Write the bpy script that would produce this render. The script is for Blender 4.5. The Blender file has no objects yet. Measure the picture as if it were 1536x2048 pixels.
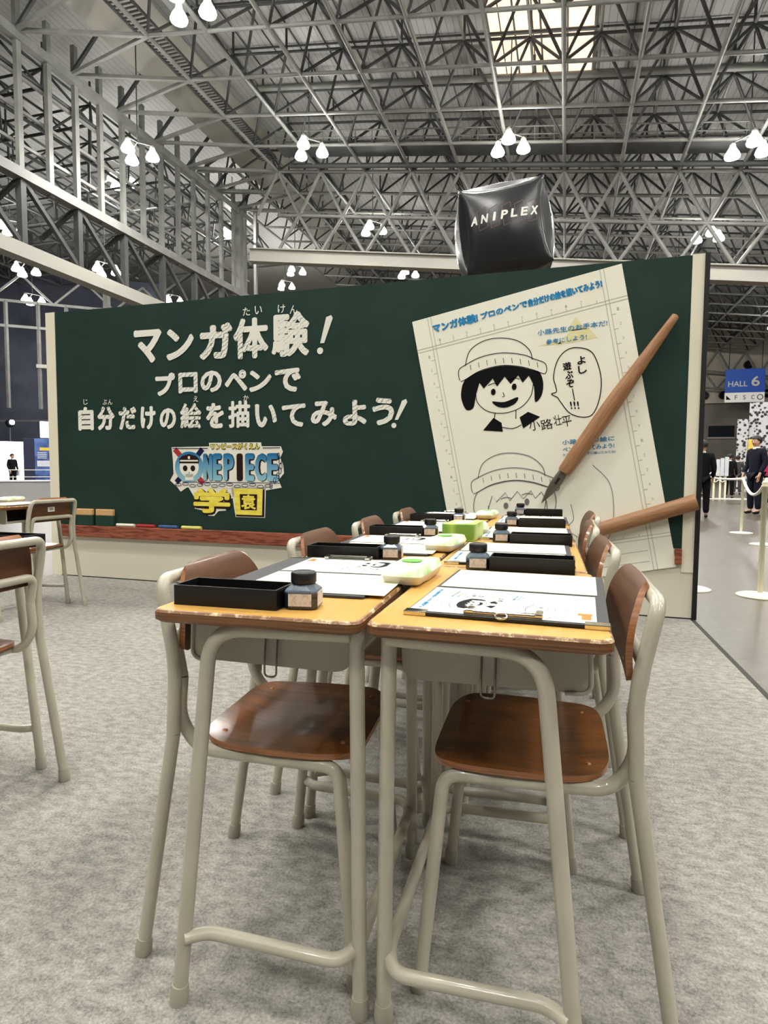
import bpy, bmesh, math, random
from mathutils import Vector, Matrix, Euler
PI = math.pi
random.seed(7)
scene = bpy.context.scene
COL = scene.collection

# ------------------------------------------------------------------ camera
CAM = Vector((0.26898, -0.88329, 0.93042))
cam_data = bpy.data.cameras.new('camera')
cam = bpy.data.objects.new('camera', cam_data)
COL.objects.link(cam)
right = Vector((0.96645915, 0.25675047, 0.00599297))
down = Vector((0.02269111, -0.0621233, -0.99781051))
fwd = Vector((-0.25581602, 0.96447908, -0.06586559))
rot = Matrix((right, -down, -fwd)).transposed()
cam.matrix_world = Matrix.Translation(CAM) @ rot.to_4x4()
cam_data.sensor_fit = 'VERTICAL'
cam_data.sensor_height = 24.0
cam_data.lens = 1233.35 / 2048.0 * 24.0
cam_data.clip_start = 0.02
cam_data.clip_end = 400
scene.camera = cam

# ------------------------------------------------------------------ world, exposure
world = bpy.data.worlds.new('hall_ambient')
scene.world = world
world.use_nodes = True
world.node_tree.nodes['Background'].inputs[0].default_value = (0.95, 0.97, 1.0, 1)
world.node_tree.nodes['Background'].inputs[1].default_value = 0.05
scene.view_settings.view_transform = 'Standard'
scene.view_settings.look = 'None'
scene.view_settings.gamma = 1.0
scene.view_settings.use_curve_mapping = False
scene.view_settings.exposure = 0.3
scene.cycles.max_bounces = 6
scene.cycles.sample_clamp_indirect = 4.0

LAMP_STRENGTH = 300.0      # every high-bay lamp of the hall

# ------------------------------------------------------------------ materials
def lin(c):
    r = []
    for v in c[:3]:
        v = v / 255.0
        r.append(v / 12.92 if v <= 0.04045 else ((v + 0.055) / 1.055) ** 2.4)
    return (r[0], r[1], r[2], 1.0)

def mat(name, col, rough=0.5, metal=0.0, spec=0.5, coat=0.0, emit=0.0):
    m = bpy.data.materials.new(name)
    m.use_nodes = True
    b = m.node_tree.nodes['Principled BSDF']
    b.inputs['Base Color'].default_value = lin(col)
    b.inputs['Roughness'].default_value = rough
    b.inputs['Metallic'].default_value = metal
    b.inputs['Specular IOR Level'].default_value = spec
    b.inputs['Coat Weight'].default_value = coat
    if emit:
        b.inputs['Emission Color'].default_value = lin(col)
        b.inputs['Emission Strength'].default_value = emit
    return m

def nz(m, kind='ShaderNodeTexNoise', scale=(1, 1, 1), rotz=0.0, coord='Object', **props):
    nt = m.node_tree
    tc = nt.nodes.new('ShaderNodeTexCoord')
    mp = nt.nodes.new('ShaderNodeMapping')
    mp.inputs['Scale'].default_value = scale
    mp.inputs['Rotation'].default_value = (0, 0, rotz)
    t = nt.nodes.new(kind)
    nt.links.new(tc.outputs[coord], mp.inputs[0])
    nt.links.new(mp.outputs[0], t.inputs['Vector'])
    for k, v in props.items():
        t.inputs[k].default_value = v
    return t

def ramp(m, src, stops, out='Fac'):
    nt = m.node_tree
    r = nt.nodes.new('ShaderNodeValToRGB')
    e = r.color_ramp.elements
    while len(e) < len(stops):
        e.new(0.5)
    for el, (p, c) in zip(e, stops):
        el.position = p
        el.color = lin(c)
    nt.links.new(src, r.inputs[0])
    return r.outputs[0]

def mix(m, a, b, fac):
    nt = m.node_tree
    n = nt.nodes.new('ShaderNodeMix')
    n.data_type = 'RGBA'
    for sock, v in ((n.inputs[6], a), (n.inputs[7], b), (n.inputs[0], fac)):
        if hasattr(v, 'links'):
            nt.links.new(v, sock)
        else:
            sock.default_value = v
    return n.outputs[2]

def tobase(m, out):
    m.node_tree.links.new(out, m.node_tree.nodes['Principled BSDF'].inputs['Base Color'])

def bump(m, src, strength=0.2, dist=0.002):
    nt = m.node_tree
    b = nt.nodes.new('ShaderNodeBump')
    b.inputs['Strength'].default_value = strength
    b.inputs['Distance'].default_value = dist
    nt.links.new(src, b.inputs['Height'])
    nt.links.new(b.outputs[0], nt.nodes['Principled BSDF'].inputs['Normal'])

def noisy(name, c1, c2, scale, rough=0.5, stretch=(1, 1, 1), lo=0.35, hi=0.65, detail=4.0, bumps=0.0, **k):
    m = mat(name, c1, rough, **k)
    t = nz(m, scale=stretch, Scale=scale, Detail=detail)
    tobase(m, ramp(m, t.outputs['Fac'], [(lo, c1), (hi, c2)]))
    if bumps:
        bump(m, t.outputs['Fac'], bumps)
    return m

M = {}
# carpet: needle-punch felt, mottled light grey
m = mat('carpet_felt', (170, 168, 162), 0.95, spec=0.1)
t1 = nz(m, scale=(1, 1, 1), Scale=150.0, Detail=6.0, Roughness=0.8)
t2 = nz(m, scale=(1.0, 1.6, 1), Scale=26.0, Detail=4.0)
t3 = nz(m, Scale=3.0, Detail=3.0)
c = mix(m, ramp(m, t1.outputs['Fac'], [(0.37, (70, 69, 67)), (0.63, (212, 208, 197))]),
        ramp(m, t2.outputs['Fac'], [(0.36, (96, 95, 92)), (0.64, (178, 174, 166))]), 0.5)
c = mix(m, c, ramp(m, t3.outputs['Fac'], [(0.3, (116, 114, 110)), (0.7, (150, 147, 140))]), 0.3)
tobase(m, c)
bump(m, t1.outputs['Fac'], 0.5, 0.004)
M['carpet'] = m
# concrete hall floor
m = mat('concrete_floor', (120, 112, 98), 0.32, spec=0.4)
t1 = nz(m, Scale=0.8, Detail=8.0, Roughness=0.7)
t2 = nz(m, Scale=14.0, Detail=5.0)
c = mix(m, ramp(m, t1.outputs['Fac'], [(0.3, (58, 53, 45)), (0.7, (98, 90, 77))]),
        ramp(m, t2.outputs['Fac'], [(0.3, (60, 55, 47)), (0.7, (98, 90, 77))]), 0.4)
tobase(m, c)
M['concrete'] = m
M['carpet_tape'] = mat('carpet_edge_tape', (40, 38, 35), 0.7)

M['tube'] = noisy('beige_enamel_tube', (190, 184, 166), (176, 170, 152), 14.0, 0.28, lo=0.3, hi=0.8, spec=0.5, coat=0.3)
M['cap'] = mat('grey_rubber_foot', (172, 166, 150), 0.6)
M['pressed'] = mat('grey_pressed_steel', (164, 158, 142), 0.42, spec=0.5)
M['wire'] = mat('steel_wire_hook', (120, 118, 110), 0.25, metal=0.9)
M['chrome'] = mat('chrome', (215, 212, 200), 0.12, metal=1.0)
M['black_metal'] = mat('black_clip_metal', (25, 25, 26), 0.35)
# chair plywood
def ply(name, c1, c2, rough, sx=(1.5, 22, 22), sc=3.0):
    m = mat(name, c1, rough, spec=0.5, coat=0.35)
    m.node_tree.nodes['Principled BSDF'].inputs['Coat Roughness'].default_value = 0.14
    t = nz(m, scale=sx, Scale=sc, Detail=6.0, Roughness=0.6)
    tobase(m, ramp(m, t.outputs['Fac'], [(0.3, c1), (0.72, c2)]))
    return m
M['seat_ply'] = ply('brown_plywood_seat', (84, 45, 14), (138, 82, 28), 0.30, (1.2, 16, 16))
M['back_ply'] = ply('brown_plywood_back', (74, 42, 19), (102, 61, 30), 0.5, (16, 1.5, 16))
M['back_ply'].node_tree.nodes['Principled BSDF'].inputs['Coat Weight'].default_value = 0.1
M['ply_edge'] = ply('plywood_edge', (112, 66, 32), (172, 112, 62), 0.4, (3, 3, 120), 2.0)
# desk top
m = mat('yellow_wood_laminate', (220, 176, 96), 0.28, spec=0.45)
t1 = nz(m, scale=(14, 1.4, 1), Scale=5.0, Detail=6.0, Roughness=0.65)
t2 = nz(m, Scale=9.0, Detail=5.0)
c = mix(m, ramp(m, t1.outputs['Fac'], [(0.3, (196, 146, 70)), (0.7, (222, 176, 98))]),
        ramp(m, t2.outputs['Fac'], [(0.35, (196, 148, 74)), (0.7, (218, 172, 94))]), 0.4)
tobase(m, c)
M['laminate'] = m
m = mat('brown_desk_edge', (104, 66, 36), 0.4, spec=0.5)
t1 = nz(m, scale=(2, 2, 160), Scale=2.0, Detail=3.0)
t2 = nz(m, scale=(1, 1, 4), Scale=26.0, Detail=4.0)
c = ramp(m, t1.outputs['Fac'], [(0.3, (78, 48, 26)), (0.7, (132, 88, 50))])
tobase(m, c)
M['desk_edge'] = m
# edge strip worn to pale chips
m = mat('chipped_edge', (150, 104, 56), 0.4)
t1 = nz(m, Scale=42.0, Detail=5.0, Roughness=0.7)
tobase(m, ramp(m, t1.outputs['Fac'], [(0.50, (126, 82, 42)), (0.66, (236, 214, 170))]))
M['chipped'] = m

M['board_green'] = noisy('dark_green_board', (27, 51, 43), (33, 58, 50), 3.0, 0.62, spec=0.25)
M['cream'] = noisy('cream_panel', (234, 228, 204), (240, 234, 212), 1.5, 0.6, spec=0.2)
M['base_panel'] = noisy('beige_base_panel', (218, 212, 192), (224, 218, 200), 1.0, 0.6, spec=0.2)
M['board_black'] = mat('black_board_side', (16, 16, 17), 0.6)
# printed reddish wood of the chalk rail
m = mat('reddish_wood_rail', (140, 76, 54), 0.6, spec=0.2)
t1 = nz(m, scale=(5, 42, 5), Scale=1.6, Detail=5.0)
t2 = nz(m, scale=(1.4, 3, 1), Scale=2.0, Detail=3.0)
c = mix(m, ramp(m, t1.outputs['Fac'], [(0.40, (92, 44, 34)), (0.52, (158, 92, 68))]),
        ramp(m, t2.outputs['Fac'], [(0.3, (122, 62, 46)), (0.7, (172, 106, 80))]), 0.35)
tobase(m, c)
M['rail'] = m
M['paper'] = noisy('cream_paper', (248, 245, 226), (251, 248, 232), 2.0, 0.8, spec=0.1)
M['white_paper'] = mat('white_paper', (226, 226, 220), 0.8, spec=0.1)
M['sketch_paper'] = mat('ivory_sketch_paper', (228, 222, 196), 0.8, spec=0.1)
M['chalk_white'] = mat('plain_chalk_white', (240, 238, 226), 0.8, spec=0.1)
# hatched chalk lettering
m = mat('hatched_chalk', (240, 238, 226), 0.8, spec=0.1)
t1 = nz(m, 'ShaderNodeTexWave', rotz=0.9, Scale=11.0, Distortion=6.0, Detail=4.0)
t1.inputs['Detail Scale'].default_value = 2.0
t2 = nz(m, Scale=3.0, Detail=2.0)
f = m.node_tree.nodes.new('ShaderNodeMath'); f.operation = 'MULTIPLY_ADD'
m.node_tree.links.new(t2.outputs['Fac'], f.inputs[0]); f.inputs[1].default_value = 0.7
m.node_tree.links.new(t1.outputs['Fac'], f.inputs[2])
tobase(m, ramp(m, f.outputs[0], [(0.30, (120, 132, 122)), (0.42, (242, 240, 228))]))
M['hatched'] = m
M['print_blue'] = noisy('blue_print', (34, 122, 178), (62, 150, 200), 20.0, 0.7, spec=0.1)
M['print_black'] = mat('black_print', (18, 18, 20), 0.7, spec=0.1)
M['print_grey'] = mat('grey_pencil_print', (120, 122, 118), 0.8, spec=0.1)
M['print_pale'] = mat('pale_ruler_print', (190, 192, 178), 0.8, spec=0.1)
M['print_yellow'] = noisy('pale_yellow_crayon', (238, 226, 150), (236, 230, 196), 30.0, 0.8, spec=0.1)
M['print_orange'] = mat('orange_print', (214, 130, 72), 0.8, spec=0.1)
M['logo_white'] = mat('emblem_white', (242, 238, 222), 0.7, spec=0.1)
M['logo_yellow'] = noisy('emblem_yellow', (238, 214, 66), (252, 236, 110), 14.0, 0.7, stretch=(1, 3, 1), spec=0.1)
M['logo_red'] = mat('emblem_red', (176, 58, 54), 0.7, spec=0.1)
M['logo_navy'] = mat('emblem_navy', (30, 34, 74), 0.7, spec=0.1)
M['logo_brown'] = mat('emblem_dark_brown', (44, 28, 26), 0.7, spec=0.1)
m = mat('emblem_blue', (70, 150, 190), 0.7, spec=0.1)
g = m.node_tree.nodes.new('ShaderNodeTexCoord')
s = m.node_tree.nodes.new('ShaderNodeSeparateXYZ')
m.node_tree.links.new(g.outputs['Generated'], s.inputs[0])
tobase(m, ramp(m, s.outputs['Y'], [(0.0, (150, 200, 214)), (0.95, (36, 116, 166))]))
M['logo_blue'] = m
M['pen_wood'] = ply('pen_holder_wood', (142, 98, 64), (182, 136, 96), 0.5, (26, 2, 26), 3.0)
M['pen_wood'].node_tree.nodes['Principled BSDF'].inputs['Coat Weight'].default_value = 0.0
M['nib'] = mat('dark_steel_nib', (128, 122, 110), 0.3, metal=0.7)
M['eraser_felt'] = mat('green_eraser_felt', (40, 66, 54), 0.9, spec=0.1)
M['eraser_wood'] = mat('tan_eraser_wood', (214, 170, 118), 0.6, spec=0.2)
for nme, cc in (('chalk_w', (236, 230, 210)), ('chalk_r', (168, 56, 58)), ('chalk_b', (72, 98, 146)), ('chalk_y', (226, 218, 120))):
    M[nme] = mat(nme + '_stick', cc, 0.9, spec=0.1)

M['tray_black'] = mat('black_tray', (13, 13, 15), 0.38, spec=0.4)
M['board_cover'] = noisy('charcoal_clipboard', (52, 52, 54), (66, 66, 66), 240.0, 0.6, spec=0.3)
M['board_edge'] = mat('black_clipboard_edge', (16, 16, 17), 0.45)
m = mat('smoky_ink_glass', (34, 42, 50), 0.1, spec=0.6, coat=0.4)
g = m.node_tree.nodes.new('ShaderNodeTexCoord')
s = m.node_tree.nodes.new('ShaderNodeSeparateXYZ')
m.node_tree.links.new(g.outputs['Object'], s.inputs[0])
r_ = m.node_tree.nodes.new('ShaderNodeMapRange')
m.node_tree.links.new(s.outputs['Z'], r_.inputs[0])
r_.inputs[1].default_value = 0.0; r_.inputs[2].default_value = 0.05
tobase(m, ramp(m, r_.outputs[0], [(0.5, (30, 38, 46)), (0.62, (98, 110, 122))]))
M['ink_glass'] = m
M['ink_cap'] = mat('black_ink_cap', (15, 15, 16), 0.45)
M['ink_label'] = noisy('printed_ink_label', (216, 204, 194), (166, 150, 144), 160.0, 0.7, lo=0.5, hi=0.75)
m = mat('green_white_wrap', (236, 236, 214), 0.35, spec=0.5)
t1 = nz(m, scale=(1, 1, 1), Scale=22.0, Detail=2.0)
t2 = nz(m, scale=(1, 1, 1), Scale=34.0, Detail=2.0)
tobase(m, mix(m, ramp(m, t1.outputs['Fac'], [(0.50, (238, 238, 220)), (0.56, (202, 224, 150)), (0.66, (124, 190, 78))]),
              ramp(m, t2.outputs['Fac'], [(0.55, (240, 240, 226)), (0.66, (186, 216, 132))]), 0.45))
M['wrap'] = m
M['wrap_white'] = mat('white_wrap', (240, 238, 222), 0.3, spec=0.5)
M['wrap_green'] = mat('leaf_green_print', (110, 196, 66), 0.4)
M['wrap_teal'] = mat('teal_print', (34, 96, 92), 0.4)
m = mat('green_tissue_carton', (140, 182, 62), 0.5)
t1 = nz(m, 'ShaderNodeTexVoronoi', scale=(9, 9, 9), Scale=1.0)
tobase(m, ramp(m, t1.outputs['Distance'], [(0.30, (112, 152, 52)), (0.42, (156, 192, 74)), (0.6, (196, 216, 128))]))
M['carton'] = m

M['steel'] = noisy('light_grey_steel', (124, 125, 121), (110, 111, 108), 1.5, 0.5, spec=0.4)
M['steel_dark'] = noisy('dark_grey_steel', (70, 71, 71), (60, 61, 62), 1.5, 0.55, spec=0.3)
m = mat('corrugated_roof_panel', (150, 150, 146), 0.75, spec=0.15)
t1 = nz(m, 'ShaderNodeTexWave', scale=(1, 1, 1), Scale=0.9, Distortion=0.0)
tobase(m, ramp(m, t1.outputs['Fac'], [(0.02, (150, 151, 150)), (0.08, (176, 177, 175))]))
M['roof'] = m
M['soffit'] = mat('pale_soffit', (160, 158, 150), 0.8, spec=0.1)
M['skylight'] = mat('warm_skylight', (255, 222, 190), 0.6, emit=1.0)
M['lamp_glow'] = mat('lamp_bulb_glow', (255, 250, 236), 0.3)
b = M['lamp_glow'].node_tree.nodes['Principled BSDF']
b.inputs['Emission Color'].default_value = (1.0, 0.975, 0.915, 1)
b.inputs['Emission Strength'].default_value = LAMP_STRENGTH
m = mat('lamp_bell_glow', (255, 250, 236), 0.3)
b2 = m.node_tree.nodes['Principled BSDF']
b2.inputs['Emission Color'].default_value = (1.0, 0.975, 0.915, 1)
b2.inputs['Emission Strength'].default_value = LAMP_STRENGTH * 0.22
M['lamp_side'] = m
M['lamp_shell'] = mat('lamp_reflector', (214, 212, 204), 0.3, metal=0.3)
M['wall_grey'] = noisy('precast_wall', (126, 120, 112), (112, 107, 100), 0.5, 0.8, spec=0.1)
M['wall_light'] = noisy('light_wall_band', (196, 187, 170), (184, 176, 160), 0.5, 0.8, spec=0.1)
M['wall_blue'] = noisy('dim_blue_wall', (66, 69, 80), (54, 57, 68), 0.5, 0.8, spec=0.1)
M['window_dark'] = mat('dark_window', (24, 28, 34), 0.15)
M['sign_blue'] = mat('blue_hall_sign', (32, 74, 158), 0.5, emit=0.25)
M['sign_white'] = mat('white_sign', (236, 232, 226), 0.5, emit=0.2)
M['balloon'] = mat('black_inflatable_vinyl', (36, 38, 40), 0.27, spec=0.5)
M['balloon_text'] = mat('white_vinyl_lettering', (236, 234, 224), 0.5)
M['balloon_red'] = mat('dim_red_outline', (98, 66, 64), 0.5)
M['post_white'] = mat('ivory_post', (232, 226, 196), 0.4)
M['rope_white'] = mat('white_rope', (236, 234, 226), 0.7)
M['panel_white'] = mat('white_board', (214, 218, 224), 0.6)
M['counter_grey'] = mat('pale_grey_counter', (168, 168, 168), 0.6)
M['suit'] = mat('navy_suit_cloth', (26, 28, 40), 0.85, spec=0.15)
M['dark_cloth'] = mat('black_cloth', (22, 22, 24), 0.9, spec=0.1)
M['grey_cloth'] = mat('grey_cloth', (74, 70, 70), 0.9, spec=0.1)
M['pink_cloth'] = mat('magenta_cloth', (178, 42, 84), 0.8)
M['skin'] = mat('skin', (206, 160, 132), 0.55)
M['hair'] = mat('black_hair', (24, 20, 18), 0.55)
M['shoe'] = mat('black_shoe', (16, 16, 17), 0.35)
M['white_shirt'] = mat('white_shirt', (226, 226, 226), 0.8)
M['kiosk_navy'] = mat('navy_kiosk_side', (28, 34, 66), 0.6)
m = mat('blue_poster_print', (60, 96, 170), 0.5)
t1 = nz(m, Scale=2.2, Detail=3.0)
tobase(m, ramp(m, t1.outputs['Fac'], [(0.35, (40, 62, 128)), (0.6, (92, 126, 190))]))
M['kiosk_print'] = m
M['lit_white'] = mat('lit_white_panel', (240, 248, 255), 0.5, emit=1.6)
M['spot'] = mat('stage_spotlight', (225, 238, 255), 0.4, emit=40.0)
m = mat('black_white_pattern', (230, 230, 230), 0.6)
t1 = nz(m, 'ShaderNodeTexVoronoi', Scale=6.0)
tobase(m, ramp(m, t1.outputs['Distance'], [(0.34, (30, 30, 34)), (0.48, (196, 196, 200))]))
M['booth_pattern'] = m
M['booth_pink'] = mat('magenta_sign', (224, 30, 90), 0.5, emit=0.7)
M['booth_yellow'] = mat('yellow_panel', (226, 196, 84), 0.5)
M['sticker'] = mat('white_number_sticker', (226, 222, 212), 0.6)

# ------------------------------------------------------------------ geometry helpers
def fillet(pts, rad, n=6):
    pts = [Vector(p) for p in pts]
    if not isinstance(rad, (list, tuple)):
        rad = [rad] * len(pts)
    out = [pts[0]]
    for i in range(1, len(pts) - 1):
        p, a, b = pts[i], pts[i - 1], pts[i + 1]
        r = min(rad[i], (a - p).length * 0.49, (b - p).length * 0.49)
        if r < 1e-5:
            out.append(p); continue
        s = p + (a - p).normalized() * r
        e = p + (b - p).normalized() * r
        for k in range(n + 1):
            t = k / n
            out.append(s * (1 - t) ** 2 + p * 2 * t * (1 - t) + e * t * t)
    out.append(pts[-1])
    return out

def catmull(pts, n=8, closed=False):
    P = [Vector((p[0], p[1], p[2] if len(p) > 2 else 0)) for p in pts]
    m = len(P)
    out = []
    rng = m if closed else m - 1
    for i in range(rng):
        if closed:
            p0, p1, p2, p3 = P[(i - 1) % m], P[i], P[(i + 1) % m], P[(i + 2) % m]
        else:
            p0, p1, p2, p3 = P[max(i - 1, 0)], P[i], P[i + 1], P[min(i + 2, m - 1)]
        for k in range(n):
            t = k / n
            out.append(0.5 * ((2 * p1) + (p2 - p0) * t + (2 * p0 - 5 * p1 + 4 * p2 - p3) * t * t + (3 * p1 - p0 - 3 * p2 + p3) * t ** 3))
    if not closed:
        out.append(P[-1])
    return out

class MB:
    """collects geometry for ONE mesh object"""
    def __init__(self):
        self.v = []; self.f = []; self.mi = []; self.sm = []
    def add(self, verts, faces, mi=0, smooth=False):
        o = len(self.v)
        self.v += [Vector(v) for v in verts]
        for f in faces:
            self.f.append([i + o for i in f]); self.mi.append(mi); self.sm.append(smooth)
        return self
    def box(self, x0, x1, y0, y1, z0, z1, bev=0.0, mi=0, seg=2, mat4=None):
        bm = bmesh.new()
        bmesh.ops.create_cube(bm, size=1.0)
        bmesh.ops.scale(bm, vec=(x1 - x0, y1 - y0, z1 - z0), verts=bm.verts)
        if bev > 0:
            bmesh.ops.bevel(bm, geom=list(bm.edges), offset=bev, segments=seg, affect='EDGES', profile=0.5)
        bmesh.ops.translate(bm, vec=((x0 + x1) / 2, (y0 + y1) / 2, (z0 + z1) / 2), verts=bm.verts)
        self.bm(bm, mi, mat4, smooth=False)
        return self
    def bm(self, bm, mi=0, mat4=None, smooth=False):
        bm.verts.index_update()
        vs = [(mat4 @ v.co) if mat4 else v.co.copy() for v in bm.verts]
        self.add(vs, [[v.index for v in f.verts] for f in bm.faces], mi, smooth)
        bm.free()
    def tube(self, path, r, n=10, cap=True, mi=0, smooth=True):
        P = [Vector(p) for p in path]
        R = r if isinstance(r, (list, tuple)) else [r] * len(P)
        t0 = (P[1] - P[0]).normalized()
        u = t0.orthogonal().normalized()
        rings = []
        prev = t0
        for i, p in enumerate(P):
            if i == 0: t = t0
            elif i == len(P) - 1: t = (P[-1] - P[-2]).normalized()
            else: t = ((P[i + 1] - p).normalized() + (p - P[i - 1]).normalized()).normalized()
            q = prev.rotation_difference(t)
            u = (q @ u); u = (u - t * u.dot(t)).normalized()
            w = t.cross(u)
            rings.append([p + (u * math.cos(2 * PI * k / n) + w * math.sin(2 * PI * k / n)) * R[i] for k in range(n)])
            prev = t
        vs = [v for r_ in rings for v in r_]
        fs = []
        for i in range(len(P) - 1):
            for k in range(n):
                k2 = (k + 1) % n
                fs.append([i * n + k, i * n + k2, (i + 1) * n + k2, (i + 1) * n + k])
        self.add(vs, fs, mi, smooth)
        if cap:
            self.add(rings[0], [list(range(n))[::-1]], mi)
            self.add(rings[-1], [list(range(n))], mi)
        return self
    def lathe(self, prof, n=20, mi=0, smooth=True, center=(0, 0, 0), axis=None):
        c = Vector(center)
        q = Vector((0, 0, 1)).rotation_difference(Vector(axis)) if axis else None
        rings = []
        for (r, z) in prof:
            for k in range(n):
                p = Vector((r * math.cos(2 * PI * k / n), r * math.sin(2 * PI * k / n), z))
                rings.append(c + (q @ p if q else p))
        fs = []
        for i in range(len(prof) - 1):
            for k in range(n):
                k2 = (k + 1) % n
                fs.append([i * n + k, i * n + k2, (i + 1) * n + k2, (i + 1) * n + k])
        self.add(rings, fs, mi, smooth)
        if prof[0][0] > 1e-6: self.add(rings[:n], [list(range(n))[::-1]], mi)
        if prof[-1][0] > 1e-6: self.add(rings[-n:], [list(range(n))], mi)
        return self
    def prism(self, outline, z0, z1, mi=0, mi_side=None, smooth_side=False):
        n = len(outline)
        a = [(p[0], p[1], z0) for p in outline]; b = [(p[0], p[1], z1) for p in outline]
        self.add(a, [list(range(n))[::-1]], mi)
        self.add(b, [list(range(n))], mi)
        ms = mi if mi_side is None else mi_side
        self.add(a + b, [[i, (i + 1) % n, n + (i + 1) % n, n + i] for i in range(n)], ms, smooth_side)
        return self
    def poly(self, pts, z=0.0, mi=0):
        self.add([(p[0], p[1], z) for p in pts], [list(range(len(pts)))], mi)
        return self
    def ribbon(self, pts, w, z=0.0, closed=False, mi=0):
        P = [Vector((p[0], p[1])) for p in pts]
        n = len(P)
        L = []
        for i in range(n):
            if closed: a, b = P[i - 1], P[(i + 1) % n]
            else: a, b = P[max(i - 1, 0)], P[min(i + 1, n - 1)]
            d = (b - a)
            if d.length < 1e-9: d = Vector((1, 0))
            d.normalize()
            nn = Vector((-d.y, d.x)) * w / 2
            L += [(P[i].x + nn.x, P[i].y + nn.y, z), (P[i].x - nn.x, P[i].y - nn.y, z)]
        fs = [[2 * i, 2 * i + 1, 2 * i + 3, 2 * i + 2] for i in range(n - 1)]
        if closed: fs.append([2 * n - 2, 2 * n - 1, 1, 0])
        self.add(L, fs, mi)
        return self
    def build(self, name, mats, parent=None, matrix=None):
        me = bpy.data.meshes.new(name)
        me.from_pydata([v[:] for v in self.v], [], self.f)
        ms = mats if isinstance(mats, (list, tuple)) else [mats]
        for m_ in ms: me.materials.append(M[m_] if isinstance(m_, str) else m_)
        me.polygons.foreach_set('material_index', self.mi)
        me.polygons.foreach_set('use_smooth', self.sm)
        me.update()
        o = bpy.data.objects.new(name, me)
        COL.objects.link(o)
        if parent: o.parent = parent
        if matrix is not None: o.matrix_basis = matrix
        return o

def tag(o, label=None, cat=None, group=None, kind=None):
    if label: o['label'] = label
    if cat: o['category'] = cat
    if group: o['group'] = group
    if kind: o['kind'] = kind
    return o

def empty(name, matrix=None, loc=None, rz=0.0):
    o = bpy.data.objects.new(name, None)
    o.empty_display_size = 0.1
    COL.objects.link(o)
    if matrix is not None: o.matrix_world = matrix
    elif loc is not None:
        o.location = loc; o.rotation_euler = (0, 0, rz)
    return o

KIDS = {}
def kids(o):
    return [c for c in bpy.data.objects if c.parent == o]

def copy_tree(o, parent=None):
    c = o.copy(); COL.objects.link(c)
    c.parent = parent
    if parent is not None: c.matrix_basis = o.matrix_basis.copy()
    for ch in kids(o): copy_tree(ch, c)
    return c

def TR(x, y, z, rz=0.0):
    return Matrix.Translation((x, y, z)) @ Matrix.Rotation(rz, 4, 'Z')

# text as flat printed lettering: outline mesh with its box at the origin
_tc = {}
def text_raw(body, bold=0.0):
    k = (body, 0)
    if k in _tc: return _tc[k]
    cu = bpy.data.curves.new('lettering', 'FONT')
    cu.body = body; cu.size = 1.0; cu.resolution_u = 3; cu.offset = 0.0
    o = bpy.data.objects.new('lettering', cu)
    COL.objects.link(o)
    dg = bpy.context.evaluated_depsgraph_get()
    me = bpy.data.meshes.new_from_object(o.evaluated_get(dg))
    V = [v.co.copy() for v in me.vertices]; F = [list(p.vertices) for p in me.polygons]
    bpy.data.objects.remove(o); bpy.data.curves.remove(cu); bpy.data.meshes.remove(me)
    x0 = min(v.x for v in V); x1 = max(v.x for v in V); y0 = min(v.y for v in V); y1 = max(v.y for v in V)
    _tc[k] = ([((v.x - x0) / (x1 - x0), (v.y - y0) / (y1 - y0)) for v in V], F)
    return _tc[k]

def letter(mb, body, p0, p1, h, bold=0.0, z=0.0, shear=0.0, mi=0, grow=0.0):
    """lettering with its base line from p0 to p1 and height h, in the xy plane; bold thickens the strokes"""
    V, F = text_raw(body, 0.0)
    a = Vector(p0); b = Vector(p1)
    ux = (b - a); L = ux.length; ux = ux / L; uy = Vector((-ux.y, ux.x))
    r = max(0.0, bold) * h
    offs = [(0, 0)] if r < 1e-6 else [(r * math.cos(k * PI / 4), r * math.sin(k * PI / 4)) for k in range(8)]
    for kk_, (ox, oy) in enumerate(offs):
        out = []
        for (s, t) in V:
            q = a + ux * (r + s * (L - 2 * r) + shear * t * h + ox) + uy * (r + t * (h - 2 * r) + oy)
            out.append((q.x, q.y, z + .0001 * kk_))
        mb.add(out, F, mi)
    return mb

# ------------------------------------------------------------------ the hall frame
TH = math.radians(1.5)
HA = Vector((math.sin(TH), math.cos(TH), 0)); HR = Vector((math.cos(TH), -math.sin(TH), 0))
def H(X, D, h=0.0):
    """hall axes: X across, D down the hall (both from the eye point), h above eye level"""
    p = CAM + HR * X + HA * D
    return Vector((p.x, p.y, CAM.z + h))
def roofh(X): return 17.0 - 0.124 * X

# floors
mb = MB(); mb.add([H(-75, -45, -0.9404), H(45, -45, -0.9404), H(45, 92, -0.9404), H(-75, 92, -0.9404)], [[0, 1, 2, 3]])
tag(mb.build('floor', 'concrete'), 'grey-brown polished concrete floor of the exhibition hall', 'floor', kind='structure')
mb = MB(); mb.box(-6.2, 1.165, -7.0, 3.6, -0.009, 0.0, 0.0)
tag(mb.build('floor_carpet', 'carpet'), 'light grey mottled carpet laid under the school desks', 'carpet', kind='structure')
mb = MB(); mb.box(1.166, 1.19, -7.0, 3.6, -0.0095, 0.0005, 0.0)
tag(mb.build('trim_1', 'carpet_tape'), 'dark edging strip along the right side of the carpet', 'edging', kind='structure')

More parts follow.
